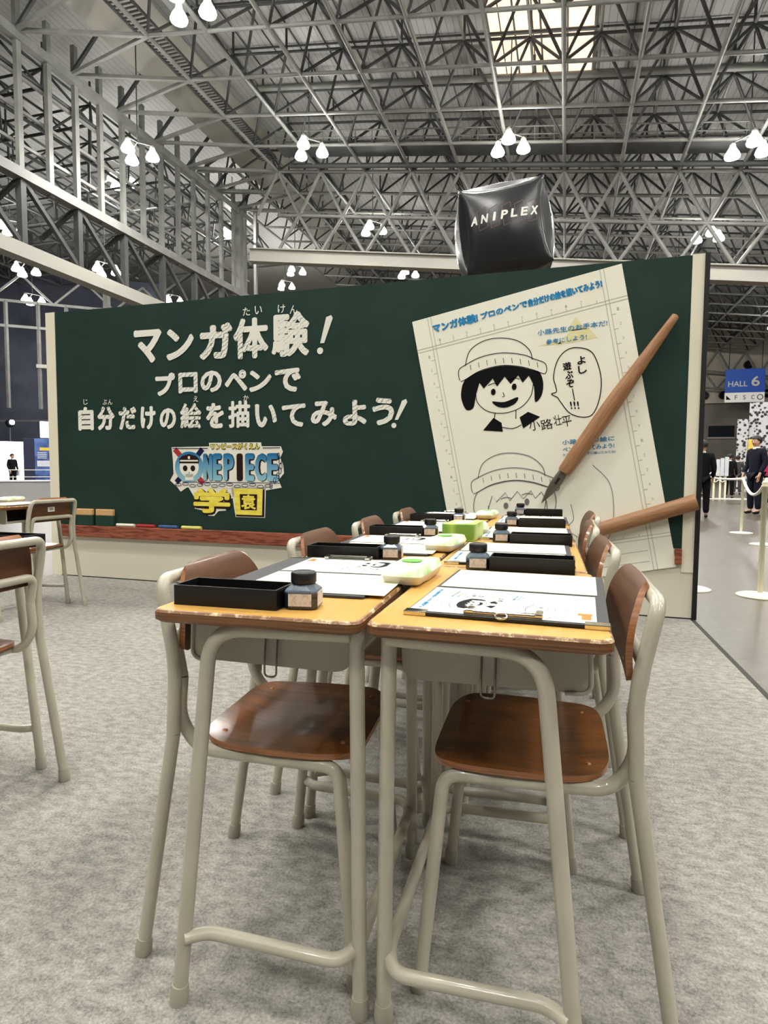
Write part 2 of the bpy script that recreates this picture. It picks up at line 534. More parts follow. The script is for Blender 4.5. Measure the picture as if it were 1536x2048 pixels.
# ---- roof space frame (double layer, square on square)
BX, BD = 2.97, 3.24
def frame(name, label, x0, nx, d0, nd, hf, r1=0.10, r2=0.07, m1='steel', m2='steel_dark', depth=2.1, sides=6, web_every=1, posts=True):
    root = empty(name, loc=H(x0, d0, 0))
    tag(root, label, 'roof truss', kind='structure')
    inv = root.matrix_world.inverted() if False else Matrix.Translation(-H(x0, d0, 0))
    P = lambda X, D, dh=0.0: inv @ H(X, D, hf(X) + dh)
    for i in range(nx):
        X = x0 + i * BX
        MB().tube([P(X, d0), P(X, d0 + (nd - 1) * BD)], r1, sides, False).build('bottom_chord', m1, root)
    for j in range(nd):
        D = d0 + j * BD
        MB().tube([P(x0, D), P(x0 + (nx - 1) * BX, D)], r1 * 0.9, sides, False).build('cross_chord', m1, root)
    for i in range(nx - 1):
        X = x0 + (i + .5) * BX
        MB().tube([P(X, d0 + .5 * BD, depth), P(X, d0 + (nd - 1.5) * BD, depth)], r2, sides, False).build('top_chord', m1, root)
    for j in range(nd - 1):
        D = d0 + (j + .5) * BD
        mb = MB()
        mb.tube([P(x0 + .5 * BX, D, depth), P(x0 + (nx - 1.5) * BX, D, depth)], r2, sides, False)
        for i in range(nx - 1):
            X = x0 + (i + .5) * BX
            a = P(X, D, depth)
            for sx in (-.5, .5):
                for sd in (-.5, .5):
                    mb.tube([P(X + sx * BX, D + sd * BD), a], r2, sides, False)
            if posts:
                mb.tube([P(X, D, depth), P(X, D, depth + 1.25)], r2 * 0.9, sides, False)
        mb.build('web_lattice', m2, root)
    return root

DE = 37.55
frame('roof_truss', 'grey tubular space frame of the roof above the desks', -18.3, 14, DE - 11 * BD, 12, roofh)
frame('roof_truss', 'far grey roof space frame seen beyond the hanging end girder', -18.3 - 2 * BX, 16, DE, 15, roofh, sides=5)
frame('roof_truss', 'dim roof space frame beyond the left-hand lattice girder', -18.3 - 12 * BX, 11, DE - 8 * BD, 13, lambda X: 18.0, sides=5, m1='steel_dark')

# roof deck above the frame (with a hole-free slab and a warm skylight strip set just under it)
mb = MB()
def deck(x0, x1, d0, d1, dh, hf):
    a, b, c, d = H(x0, d0, hf(x0) + dh), H(x1, d0, hf(x1) + dh), H(x1, d1, hf(x1) + dh), H(x0, d1, hf(x0) + dh)
    up = Vector((0, 0, 0.15))
    mb.add([a, b, c, d, a + up, b + up, c + up, d + up], [[0, 3, 2, 1], [4, 5, 6, 7], [0, 1, 5, 4], [1, 2, 6, 5], [2, 3, 7, 6], [3, 0, 4, 7]])
deck(-19.5, 40, -30, 88, 3.45, roofh)
tag(mb.build('ceiling', 'roof'), 'pale grey ribbed roof deck above the trusses', 'ceiling', kind='structure')
mb = MB(); deck(-75, -19.5, -30, 88, 3.45, lambda X: 19.42 if X > -30 else 18.6)
tag(mb.build('ceiling_side', 'roof'), 'pale roof deck over the left part of the hall', 'ceiling', kind='structure')
# purlins under the deck
pr = empty('roof_purlins', loc=H(0, 0, 0)); tag(pr, 'thin grey purlins under the roof deck', 'purlins', kind='structure')
iv = Matrix.Translation(-H(0, 0, 0))
for i in range(27):
    X = -18.3 + i * BX / 2
    MB().tube([iv @ H(X, 4, roofh(X) + 3.38), iv @ H(X, DE, roofh(X) + 3.38)], 0.035, 4, False).build('purlin', 'steel_dark', pr)
for j in range(12):
    D = 5 + j * BD
    MB().tube([iv @ H(-18.3, D, roofh(-18.3) + 3.33), iv @ H(20, D, roofh(20) + 3.33)], 0.05, 4, False).build('purlin', 'steel_dark', pr)
# skylight
sk = empty('window_1', loc=H(-2, 30, 0)); tag(sk, 'glowing warm skylight panel in the roof deck', 'skylight', kind='structure')
iv = Matrix.Translation(-H(-2, 30, 0))
mb = MB()
x0, x1, d0, d1 = -4.0, 0.8, 20.5, 34.6
for dh in (3.40,):
    mb.add([iv @ H(x0, d0, roofh(x0) + dh), iv @ H(x1, d0, roofh(x1) + dh), iv @ H(x1, d1, roofh(x1) + dh), iv @ H(x0, d1, roofh(x0) + dh)], [[0, 3, 2, 1]])
mb.build('pane', 'skylight', sk)
for k in range(5):
    X = x0 + (x1 - x0) * k / 4
    MB().tube([iv @ H(X, d0, roofh(X) + 3.36), iv @ H(X, d1, roofh(X) + 3.36)], 0.06, 4, False).build('glazing_bar', 'steel', sk)
for k in range(5):
    D = d0 + (d1 - d0) * k / 4
    MB().tube([iv @ H(x0, D, roofh(x0) + 3.35), iv @ H(x1, D, roofh(x1) + 3.35)], 0.06, 4, False).build('glazing_bar', 'steel', sk)

# ---- hanging end girder (triangulated curtain) at DE
def curtain(name, label, D, x0, nx, tiers, hf, r, beam):
    root = empty(name, loc=H(x0, D, 0)); tag(root, label, 'truss girder', kind='structure')
    inv = Matrix.Translation(-H(x0, D, 0))
    P = lambda X, h: inv @ H(X, D, hf(X) + h)
    for t in range(len(tiers)):
        if t: MB().tube([P(x0, tiers[t]), P(x0 + nx * BX, tiers[t])], r, 6, False).build('chord', 'steel', root)
    for t in range(len(tiers) - 1):
        mb = MB()
        off0 = 0.0 if t % 2 == 0 else 0.5
        for i in range(nx):
            xa = x0 + (i + off0) * BX
            for s in (-.5, .5):
                mb.tube([P(xa, tiers[t]), P(xa + s * BX, tiers[t + 1])], r * 0.9, 6, False)
        mb.build('web_lattice', 'steel', root)
    if beam:
        a = P(x0 - 2, tiers[-1] - .1); b = P(x0 + nx * BX + 2, tiers[-1] - .1)
        mb = MB()
        for (h0, h1, w) in ((-.62, .1, .12), (-.70, -.62, .35), (.1, .16, .35)):
            v = []
            for q in (a, b):
                for dy, dz in ((-w, h0), (w, h0), (w, h1), (-w, h1)): v.append(q + Vector((0, dy, dz)))
            mb.add(v, [[0, 1, 2, 3], [4, 7, 6, 5], [0, 4, 5, 1], [1, 5, 6, 2], [2, 6, 7, 3], [3, 7, 4, 0]])
        mb.build('bottom_beam', 'soffit', root)
    return root
curtain('end_girder', 'pale triangulated girder hanging across the hall with a deep bottom beam', DE, -18.3, 15, [0, -2.75, -5.0], roofh, 0.12, True)
curtain('end_girder', 'distant triangulated girder hanging in front of the far wall', 84.0, -18.3, 15, [0, -2.6, -4.6], roofh, 0.13, False)

# ---- left lattice girder at X = -24
XL = -24.0
lg = empty('lattice_girder', loc=H(XL, 20, 0)); tag(lg, 'tall lattice girder with close vertical posts along the left of the hall', 'truss girder', kind='structure')
iv = Matrix.Translation(-H(XL, 20, 0))
PL = lambda D, h, dx=0.0: iv @ H(XL + dx, D, h)
def bar(a, b, w, t, m_, nm):
    """rectangular section bar"""
    mb = MB(); d = (b - a).normalized()
    u = d.cross(Vector((0, 0, 1)))
    if u.length < .1: u = Vector((1, 0, 0))
    u.normalize(); v_ = u.cross(d)
    pts = []
    for q in (a, b):
        for su, sv in ((-1, -1), (1, -1), (1, 1), (-1, 1)): pts.append(q + u * su * w / 2 + v_ * sv * t / 2)
    mb.add(pts, [[0, 1, 2, 3], [4, 7, 6, 5], [0, 4, 5, 1], [1, 5, 6, 2], [2, 6, 7, 3], [3, 7, 4, 0]])
    return mb.build(nm, m_, lg)
for k in range(-6, 14):
    D = 23.03 + 1.705 * k
    bar(PL(D, 13.0), PL(D, 21.0), .22, .26, 'steel', 'post')
    if k % 2 == 0:
        bar(PL(D, 9.9), PL(D, 13.4), .30, .30, 'steel_dark', 'post')
        bar(PL(D, 13.2), PL(D + 3.41, 10.2), .20, .20, 'steel_dark', 'brace')
        bar(PL(D, 13.2), PL(D + .2, 12.0, -2.5), .18, .18, 'steel_dark', 'brace')
bar(PL(9, 19.3), PL(44.5, 19.3), .4, .42, 'steel', 'top_chord')
for h in (17.8, 16.3, 14.8):
    bar(PL(9, h, -.25), PL(44.5, h, -.25), .12, .14, 'steel', 'rail')
bar(PL(9, 13.3), PL(44.5, 13.3), .55, .45, 'steel', 'middle_chord')
bar(PL(9, 9.85), PL(44.5, 9.85), .7, .65, 'soffit', 'bottom_beam')
bar(PL(44.2, -0.9), PL(44.2, 13.5), 1.2, 1.2, 'soffit', 'column')
bar(PL(42.6, 9), PL(42.6, 20), .5, .5, 'steel', 'post')
# struts from the girder up to the roof frame
for j in range(-2, 12):
    D = DE - j * BD
    bar(PL(D - BD / 2, 19.5), iv @ H(-18.3, D, roofh(-18.3)), .16, .16, 'steel', 'strut')
    bar(PL(D - BD / 2, 19.5), iv @ H(-18.3, D - BD, roofh(-18.3)), .16, .16, 'steel', 'strut')
    bar(PL(D - BD / 2, 19.5), iv @ H(-21, D - BD / 2, 22.5), .14, .14, 'steel_dark', 'strut')
# soffit band and cable ladder beside the roof edge
mb = MB()
mb.add([H(-19.6, 0, 22.3), H(-22.2, 0, 21.0), H(-22.2, 60, 21.0), H(-19.6, 60, 22.3)], [[0, 1, 2, 3]])
mb.add([H(-19.6, 0, 22.4), H(-22.2, 0, 21.1), H(-22.2, 60, 21.1), H(-19.6, 60, 22.4)], [[3, 2, 1, 0]])
tag(mb.build('ceiling_soffit', 'soffit'), 'pale sloping soffit strip between roof and left girder', 'soffit', kind='structure')
cl = empty('cable_ladder', loc=H(-19, 10, 0)); tag(cl, 'grey cable ladder running along the left roof edge', 'cable ladder', kind='structure')
iv2 = Matrix.Translation(-H(-19, 10, 0))
for dx in (-.15, -1.25):
    MB().tube([iv2 @ H(-18.3 + dx, 6, 20.2), iv2 @ H(-18.3 + dx, DE, 20.2)], .07, 4, False).build('rail', 'steel_dark', cl)
mb = MB()
for k in range(100):
    D = 14 + k * .24
    mb.tube([iv2 @ H(-18.45, D, 20.2), iv2 @ H(-19.55, D, 20.2)], .045, 4, False)
mb.build('rungs', 'steel_dark', cl)

# ---- catwalk across the roof frame
cw = empty('catwalk', loc=H(0, 33.6, 0)); tag(cw, 'grey maintenance catwalk with railings across the roof trusses', 'catwalk', kind='structure')
iv3 = Matrix.Translation(-H(0, 33.6, 0))
def cwt(X0, X1, D, dh, r, nm, m_='steel'):
    MB().tube([iv3 @ H(X0, D, roofh(X0) + dh), iv3 @ H(X1, D, roofh(X1) + dh)], r, 5, False).build(nm, m_, cw)
for D in (34.6, 35.8):
    cwt(-17, 20, D, .95, .045, 'handrail'); cwt(-17, 20, D, .55, .035, 'handrail')
    mb = MB()
    for k in range(38):
        X = -17 + k
        mb.tube([iv3 @ H(X, D, roofh(X) + .1), iv3 @ H(X, D, roofh(X) + .95)], .03, 4, False)
    mb.build('railing_posts', 'steel', cw)
mb = MB()
v = []
for X in (-17, 20):
    for D, dh in ((34.6, .05), (35.8, .05), (35.8, .15), (34.6, .15)): v.append(iv3 @ H(X, D, roofh(X) + dh))
mb.add(v, [[0, 1, 2, 3], [4, 7, 6, 5], [0, 4, 5, 1], [1, 5, 6, 2], [2, 6, 7, 3], [3, 7, 4, 0]])
mb.build('walkway', 'steel_dark', cw)
cwt(-17, 20, 32.0, 1.9, .16, 'duct'); cwt(-17, 20, 36.6, -.1, .16, 'duct', 'steel_dark')

# ---- far walls
def wallbox(name, label, pts, h0, h1, th, m_):
    mb = MB(); a, b = pts
    n = Vector((-(b - a).y, (b - a).x, 0)).normalized() * th
    v = []
    for q in (a, b):
        for nn, h in ((Vector((0, 0, 0)), h0), (n, h0), (n, h1), (Vector((0, 0, 0)), h1)):
            v.append(Vector((q.x, q.y, h)) + nn)
    mb.add(v, [[0, 1, 2, 3], [4, 7, 6, 5], [0, 4, 5, 1], [1, 5, 6, 2], [2, 6, 7, 3], [3, 7, 4, 0]])
    return tag(mb.build(name, m_), label, 'wall', kind='structure')
wallbox('wall_back', 'brown-grey lower wall at the far end of the hall', (H(-75, 86), H(45, 86)), -.01, 9.6, .3, 'wall_grey')
wallbox('wall_back_upper', 'lighter upper band of the far end wall', (H(-75, 85.6), H(45, 85.6)), 9.6, 30, .3, 'wall_light')
wallbox('wall_left', 'dim grey wall at the far left of the hall', (H(-70, -40), H(-70, 86)), -.01, 24, .3, 'wall_blue')
wallbox('wall_left_inner', 'low grey concrete wall behind the left end of the board', (H(-38.2, 40.4), H(-30.5, 47.5)), -.01, 5.9, .4, 'wall_grey')
wallbox('wall_left_upper', 'dim grey-blue wall far behind the left end of the board', (H(-58, 44), H(-40, 56)), -.01, 20.0, .4, 'wall_blue')
lf = empty('facade_frame', loc=H(-40, 42, 0)); tag(lf, 'pale steel posts and braces standing before the dim left wall', 'facade frame', kind='structure')
lg = lf
iv = Matrix.Translation(-H(-40, 42, 0))
FP = lambda t, h, d=0.0: iv @ H(-46.5 + 9.0 * t - .5 * d, 38.0 + 7.2 * t + .5 * d, h)
for t in (0, .12, .3, .5, .68, .86): bar(FP(t, 5.0), FP(t, 13.6), .22, .22, 'steel', 'post')
bar(FP(.95, -.9), FP(.95, 16), .42, .42, 'steel', 'post')
bar(FP(.98, 5.0), FP(.98, 8.6), .7, .5, 'soffit', 'column')
bar(FP(-.2, 11.6), FP(1.4, 11.6), .18, .22, 'steel', 'rail')
bar(FP(-.2, 13.6), FP(1.4, 13.6), .18, .22, 'steel', 'rail')
bar(FP(.48, 8.5), FP(1.0, 8.5), .3, .3, 'soffit', 'lintel')
for t in (.2, .6, 1.0): bar(FP(t, 13.6), FP(t + .2, 15.8), .16, .16, 'steel', 'brace'); bar(FP(t + .4, 13.6), FP(t + .2, 15.8), .16, .16, 'steel', 'brace')
bar(FP(.95, 11.4), FP(1.35, 8.8), .2, .2, 'steel', 'brace')
bar(FP(.0, 3.8), FP(.85, 4.2), .14, .14, 'steel_dark', 'rail')

# ------------------------------------------------------------------ display board
BB = -0.0467
BOARD = Matrix.Translation((0, 3.4224, 0)) @ Matrix.Rotation(BB, 4, 'Z') @ Matrix.Rotation(PI / 2, 4, 'X')
# board plane: x along the board, y up, z towards the desks
bd = empty('display_board', BOARD)
tag(bd, 'huge dark green chalkboard-style display wall with white Japanese lettering', 'display board')
def B_(name, m_, x0, x1, y0, y1, z0, z1, bev=0.0, parent=None):
    return MB().box(x0, x1, y0, y1, z0, z1, bev).build(name, m_, parent or bd)
B_('green_panel', 'board_green', -3.86, 1.10, 0.45, 2.272, -0.05, 0.0)
B_('frame_post', 'cream', -3.96, -3.862, 0.0, 2.275, -0.05, 0.004)
B_('frame_post', 'cream', 1.102, 1.172, 0.30, 2.275, -0.05, 0.004)
B_('side_edge', 'board_black', 1.172, 1.20, 0.0, 2.275, -0.30, 0.012)
B_('base_panel', 'base_panel', -3.86, 1.172, 0.0, 0.45, -0.05, 0.0)
B_('base_joint', 'board_black', -3.86, 1.172, 0.0, 0.008, -0.02, 0.002)
B_('chalk_rail', 'rail', -3.86, -0.39, 0.352, 0.452, -0.02, 0.035, 0.006)
B_('chalk_rail', 'rail', 1.062, 1.101, 0.352, 0.452, -0.02, 0.030, 0.004)
B_('back_frame', 'board_black', -3.9, 1.17, 0.0, 2.26, -0.30, -0.05)

def lettering(name, m_, items, parent, z):
    mb = MB()
    for it in items:
        letter(mb, *it[:4], z=z, **(it[4] if len(it) > 4 else {}))
    return mb.build(name, m_, parent)

hz = []
def chars(s, x0, x1, y0, y1, h, bold, wf=0.9, hs=None):
    n = len(s)
    step = (x1 - x0) / n
    for i, ch in enumerate(s):
        f = (hs or {}).get(ch, (1, 1))
        cx_ = x0 + (i + .5) * step
        y = y0 + (y1 - y0) * (i + .5) / n
        w = step * wf * f[0]; hh = h * f[1]
        yy = y + (h - hh) / 2
        hz.append((ch, (cx_ - w / 2, yy), (cx_ + w / 2, yy), hh, dict(bold=bold)))
# first row: one box per character, as measured on the board
for ch, x0, x1, y0, y1 in (('マ', -3.047, -2.776, 1.80, 2.07), ('ン', -2.735, -2.475, 1.81, 2.06), ('ガ', -2.425, -2.125, 1.80, 2.08),
                           ('体', -2.12, -1.815, 1.79, 2.10), ('験', -1.79, -1.475, 1.79, 2.12)):
    hz.append((ch, (x0, y0), (x1, y0), y1 - y0, dict(bold=0.05 if ch in 'マンガ' else .036)))
for ch, x0, x1, y0, y1 in (('プ', -2.845, -2.655, 1.53, 1.715), ('ロ', -2.625, -2.445, 1.545, 1.71), ('の', -2.42, -2.225, 1.545, 1.715),
                           ('ペ', -2.20, -2.0, 1.545, 1.71), ('ン', -1.985, -1.79, 1.535, 1.70), ('で', -1.765, -1.545, 1.525, 1.705)):
    hz.append((ch, (x0, y0), (x1, y0), y1 - y0, dict(bold=0.055)))
x = -3.645
for ch, w, hh in (('自', .185, .20), ('分', .20, .20), ('だ', .20, .19), ('け', .17, .19), ('の', .18, .17), ('絵', .22, .205), ('を', .185, .20),
                  ('描', .215, .21), ('い', .21, .18), ('て', .22, .175), ('み', .235, .19), ('よ', .21, .19), ('う', .19, .20)):
    hz.append((ch, (x + .01, 1.262), (x + w - .012, 1.262), hh, dict(bold=.032 if ch in '絵描' else .048)))
    x += w * 1.093
for i0, i1 in ((0, 5), (5, 11), (11, 24)):
    lettering('chalk_lettering', 'hatched', hz[i0:i1], bd, 0.004)
for (xa, ya, xb, yb, w) in ((-1.372, 1.875, -1.315, 2.062, .05), (-0.795, 1.300, -0.735, 1.435, .038)):
    ex = MB()
    d = Vector((xb - xa, yb - ya)).normalized()
    ex.poly([(xa - w * .32, ya), (xa + w * .32, ya), (xb + w * .55, yb - .01), (xb + w * .3, yb + .012), (xb - w * .5, yb)], 0.004)
    q = Vector((xa, ya)) - d * w * 1.15
    ex.poly([(q.x + w * .5 * math.cos(a * PI / 6), q.y + w * .5 * math.sin(a * PI / 6)) for a in range(12)], 0.004)
    ex.build('chalk_exclamation_mark', 'chalk_white', bd)
fz = [(c_, (x_, y_), (x_ + .062, y_), .062, dict(bold=.012)) for c_, x_, y_ in
      (('た', -2.033, 2.118), ('い', -1.93, 2.122), ('け', -1.735, 2.118), ('ん', -1.635, 2.105))]
fz += [(c_, (x_, y_), (x_ + .045, y_), .045, dict(bold=.008)) for c_, x_, y_ in
       (('じ', -3.575, 1.482), ('ぶ', -3.375, 1.474), ('ん', -3.32, 1.474), ('え', -2.487, 1.475), ('か', -2.035, 1.470))]
for i0, i1 in ((0, 1), (1, 2), (2, 3), (3, 4), (4, 5), (5, 6), (6, 7), (7, 8), (8, 9)):
    lettering('small_chalk_reading', 'chalk_white', fz[i0:i1], bd, 0.004)

# ---- emblem printed under the lettering
em = MB().build('title_emblem', 'logo_white', bd)
bm0 = MB()
# white backing
bm0.poly([(-2.70, 1.115), (-2.50, 1.118), (-2.345, 1.12), (-2.35, 1.148), (-1.885, 1.148), (-1.88, 1.118), (-1.715, 1.116),
          (-1.698, 1.075), (-1.72, 1.03), (-1.695, .97), (-1.69, .91), (-1.735, .86), (-1.71, .80), (-1.86, .775), (-2.56, .79), (-2.62, .755), (-2.65, .79), (-2.72, .845), (-2.685, .90), (-2.69, 1.02)], 0.003)
bm0.poly([(-2.545, .79), (-2.47, .68), (-2.49, .62), (-2.40, .605), (-2.36, .565), (-2.31, .565), (-2.27, .605), (-2.20, .612), (-2.21, .67), (-2.13, .72), (-2.115, .79)], 0.003)
bm0.poly([(-2.155, .80), (-2.115, .563), (-1.855, .563), (-1.845, .80)], 0.003)
bm0.build('emblem_backing', 'logo_white', em)
mb = MB()
for (x0, x1, y0, y1) in ((-2.42, -1.76, .852, 1.075),):
    pass
blue = MB()
for s, xa, xb in (('N', -2.405, -2.32), ('E', -2.315, -2.235), ('P', -2.22, -2.125), ('E', -2.025, -1.945), ('C', -1.94, -1.84), ('E', -1.835, -1.735)):
    sh_ = MB(); letter(sh_, s, (xa + .003, .843), (xb + .007, .843), .222, bold=.075, z=.0036); sh_.build('emblem_letter_shadow', 'logo_brown', em)
    bl_ = MB(); letter(bl_, s, (xa, .848), (xb, .848), .215, bold=.045, z=.0048); bl_.build('emblem_letter', 'logo_blue', em)
MB().poly([(-2.535 + .135 * math.cos(a * PI / 16), .955 + .125 * math.sin(a * PI / 16)) for a in range(32)], .0046).build('emblem_ring', 'logo_blue', em)
sk_ = MB()
sk_.poly([(-2.535 + .09 * math.cos(a * PI / 12), .955 + .085 * math.sin(a * PI / 12)) for a in range(24)], .0052)
sk_.poly([(-2.575, .85), (-2.495, .85), (-2.50, .90), (-2.57, .90)], .0052)
sk_.build('emblem_skull', 'logo_white', em)
cp = MB()
cp.poly([(-2.625, .985), (-2.445, .985), (-2.44, 1.02), (-2.47, 1.045), (-2.535, 1.06), (-2.60, 1.045), (-2.63, 1.02)], .0058)
ey_ = MB()
for xx in (-2.572, -2.50): ey_.poly([(xx + .022 * math.cos(a * PI / 8), .945 + .024 * math.sin(a * PI / 8)) for a in range(16)], .0058)
ey_.poly([(-2.54, .905), (-2.53, .905), (-2.535, .918)], .0058)
ey_.build('emblem_skull_eyes', 'logo_brown', em)
i_ = MB(); letter(i_, 'I', (-2.10, .848), (-2.045, .848), .215, bold=.06, z=.0052)
i_.build('emblem_letter', 'logo_brown', em)
cp.build('emblem_cap', 'logo_brown', em)
MB().poly([(-2.62, 1.0), (-2.45, 1.0), (-2.45, 1.012), (-2.62, 1.012)], .0062).poly([(-2.545, 1.02), (-2.525, 1.02), (-2.525, 1.042), (-2.545, 1.042)], .0062).build('emblem_cap_band', 'logo_white', em)
def pencil(a, b, w, m_):
    a = Vector(a); b = Vector(b); d = (b - a).normalized(); n = Vector((-d.y, d.x)) * w / 2
    MB().poly([a - n, b - n, b + n, a + n], .0042).build('emblem_pencil', m_, em)
pencil((-2.67, 1.10), (-2.60, 1.03), .045, 'logo_red'); pencil((-2.46, .88), (-2.405, .825), .045, 'logo_red')
pencil((-2.41, 1.10), (-2.47, 1.03), .045, 'logo_navy'); pencil((-2.66, .83), (-2.60, .885), .045, 'logo_navy')
ch = MB()
for k in range(13):
    xx = -2.64 + k * .068; yy = .812 + .008 * math.sin(k * 2.1)
    ch.ribbon([(xx + .03 * math.cos(a * PI / 5), yy + .011 * math.sin(a * PI / 5)) for a in range(10)], .005, .0056, True)
for k in range(7):
    xx = -1.80 + .085 * math.sin(k * .38); yy = .815 + k * .038
    ch.ribbon([(xx + .011 * math.cos(a * PI / 5), yy + .024 * math.sin(a * PI / 5)) for a in range(10)], .005, .0056, True)
ch.build('emblem_chain', 'logo_navy', em)
MB().ribbon([(-2.69, 1.105), (-2.36, 1.105)], .006, .0056).ribbon([(-1.87, 1.105), (-1.72, 1.105)], .006, .0056).ribbon([(-2.60, .835), (-1.72, .835)], .005, .0056).build('emblem_rule', 'logo_navy', em)
ylw = MB()
letter(ylw, 'ワンピースがくえん', (-2.33, 1.098), (-1.90, 1.098), .042, bold=.03, z=.0058)
gk = MB()
letter(gk, '学', (-2.507, .578), (-2.153, .578), .214, bold=.10, z=.0042)
gk.poly([(-2.136, .790), (-2.116, .574), (-1.866, .574), (-1.862, .790)], .0042)
gk.build('emblem_kanji_shadow', 'logo_brown', em).location = (.006, -.006, 0)
ylw.build('emblem_reading', 'logo_yellow', em)
y_ = MB(); letter(y_, '学', (-2.50, .588), (-2.16, .588), .20, bold=.048, z=.0052); y_.build('emblem_kanji', 'logo_yellow', em)
y_ = MB(); y_.poly([(-2.130, .788), (-2.112, .582), (-1.880, .582), (-1.872, .788)], .0052).poly([(-2.075, .745), (-2.068, .620), (-1.925, .620), (-1.920, .745)], .0058, 1)
letter(y_, '袁', (-2.062, .624), (-1.932, .624), .118, bold=.035, z=.0062)
y_.build('emblem_kanji', ['logo_yellow', 'logo_brown'], em)
bk = MB(); letter(bk, 'ワンピースがくえん', (-2.335, 1.092), (-1.895, 1.092), .054, bold=.075, z=.0048)
bk.build('emblem_reading_shadow', 'logo_brown', em)

# ---- chalk and erasers standing on the rail
def on_board(mb, name, m_, label, cat, x, y, z, group=None, extra=()):
    r_ = empty(name, BOARD @ Matrix.Translation((x, y, z)))
    tag(r_, label, cat, group)
    return r_
for (x0, x1, c_, lb) in ((-3.245, -3.065, 'chalk_w', 'white chalk stick lying on the wooden board rail'), (-3.045, -2.862, 'chalk_r', 'red chalk stick lying on the wooden board rail'),
                         (-2.822, -2.642, 'chalk_b', 'blue chalk stick lying on the wooden board rail'), (-2.603, -2.42, 'chalk_y', 'yellow chalk stick lying on the wooden board rail')):
    o = MB().tube([(-(x1 - x0) / 2, 0, 0), (-(x1 - x0) / 2 + .004, 0, 0), ((x1 - x0) / 2, 0, 0)], [.012, .0135, .0135], 12).build('chalk_stick', c_)
    o.matrix_world = BOARD @ Matrix.Translation(((x0 + x1) / 2, .4655, .018))
    tag(o, lb, 'chalk', 'chalk sticks on the board rail')
for (x0, x1, lb) in ((-3.665, -3.485, 'left-hand blackboard eraser with tan wooden back on the rail'), (-3.455, -3.27, 'blackboard eraser with tan wooden back next to the white chalk')):
    r_ = empty('blackboard_eraser', BOARD @ Matrix.Translation(((x0 + x1) / 2, .452, .018)))
    tag(r_, lb, 'eraser', 'erasers on the board rail')
    w = (x1 - x0) / 2
    MB().box(-w, w, 0, .088, -.014, .014, .004).build('felt_pad', 'eraser_felt', r_)
    MB().box(-w + .004, w - .004, .088, .142, -.016, .016, .006).build('wooden_back', 'eraser_wood', r_)

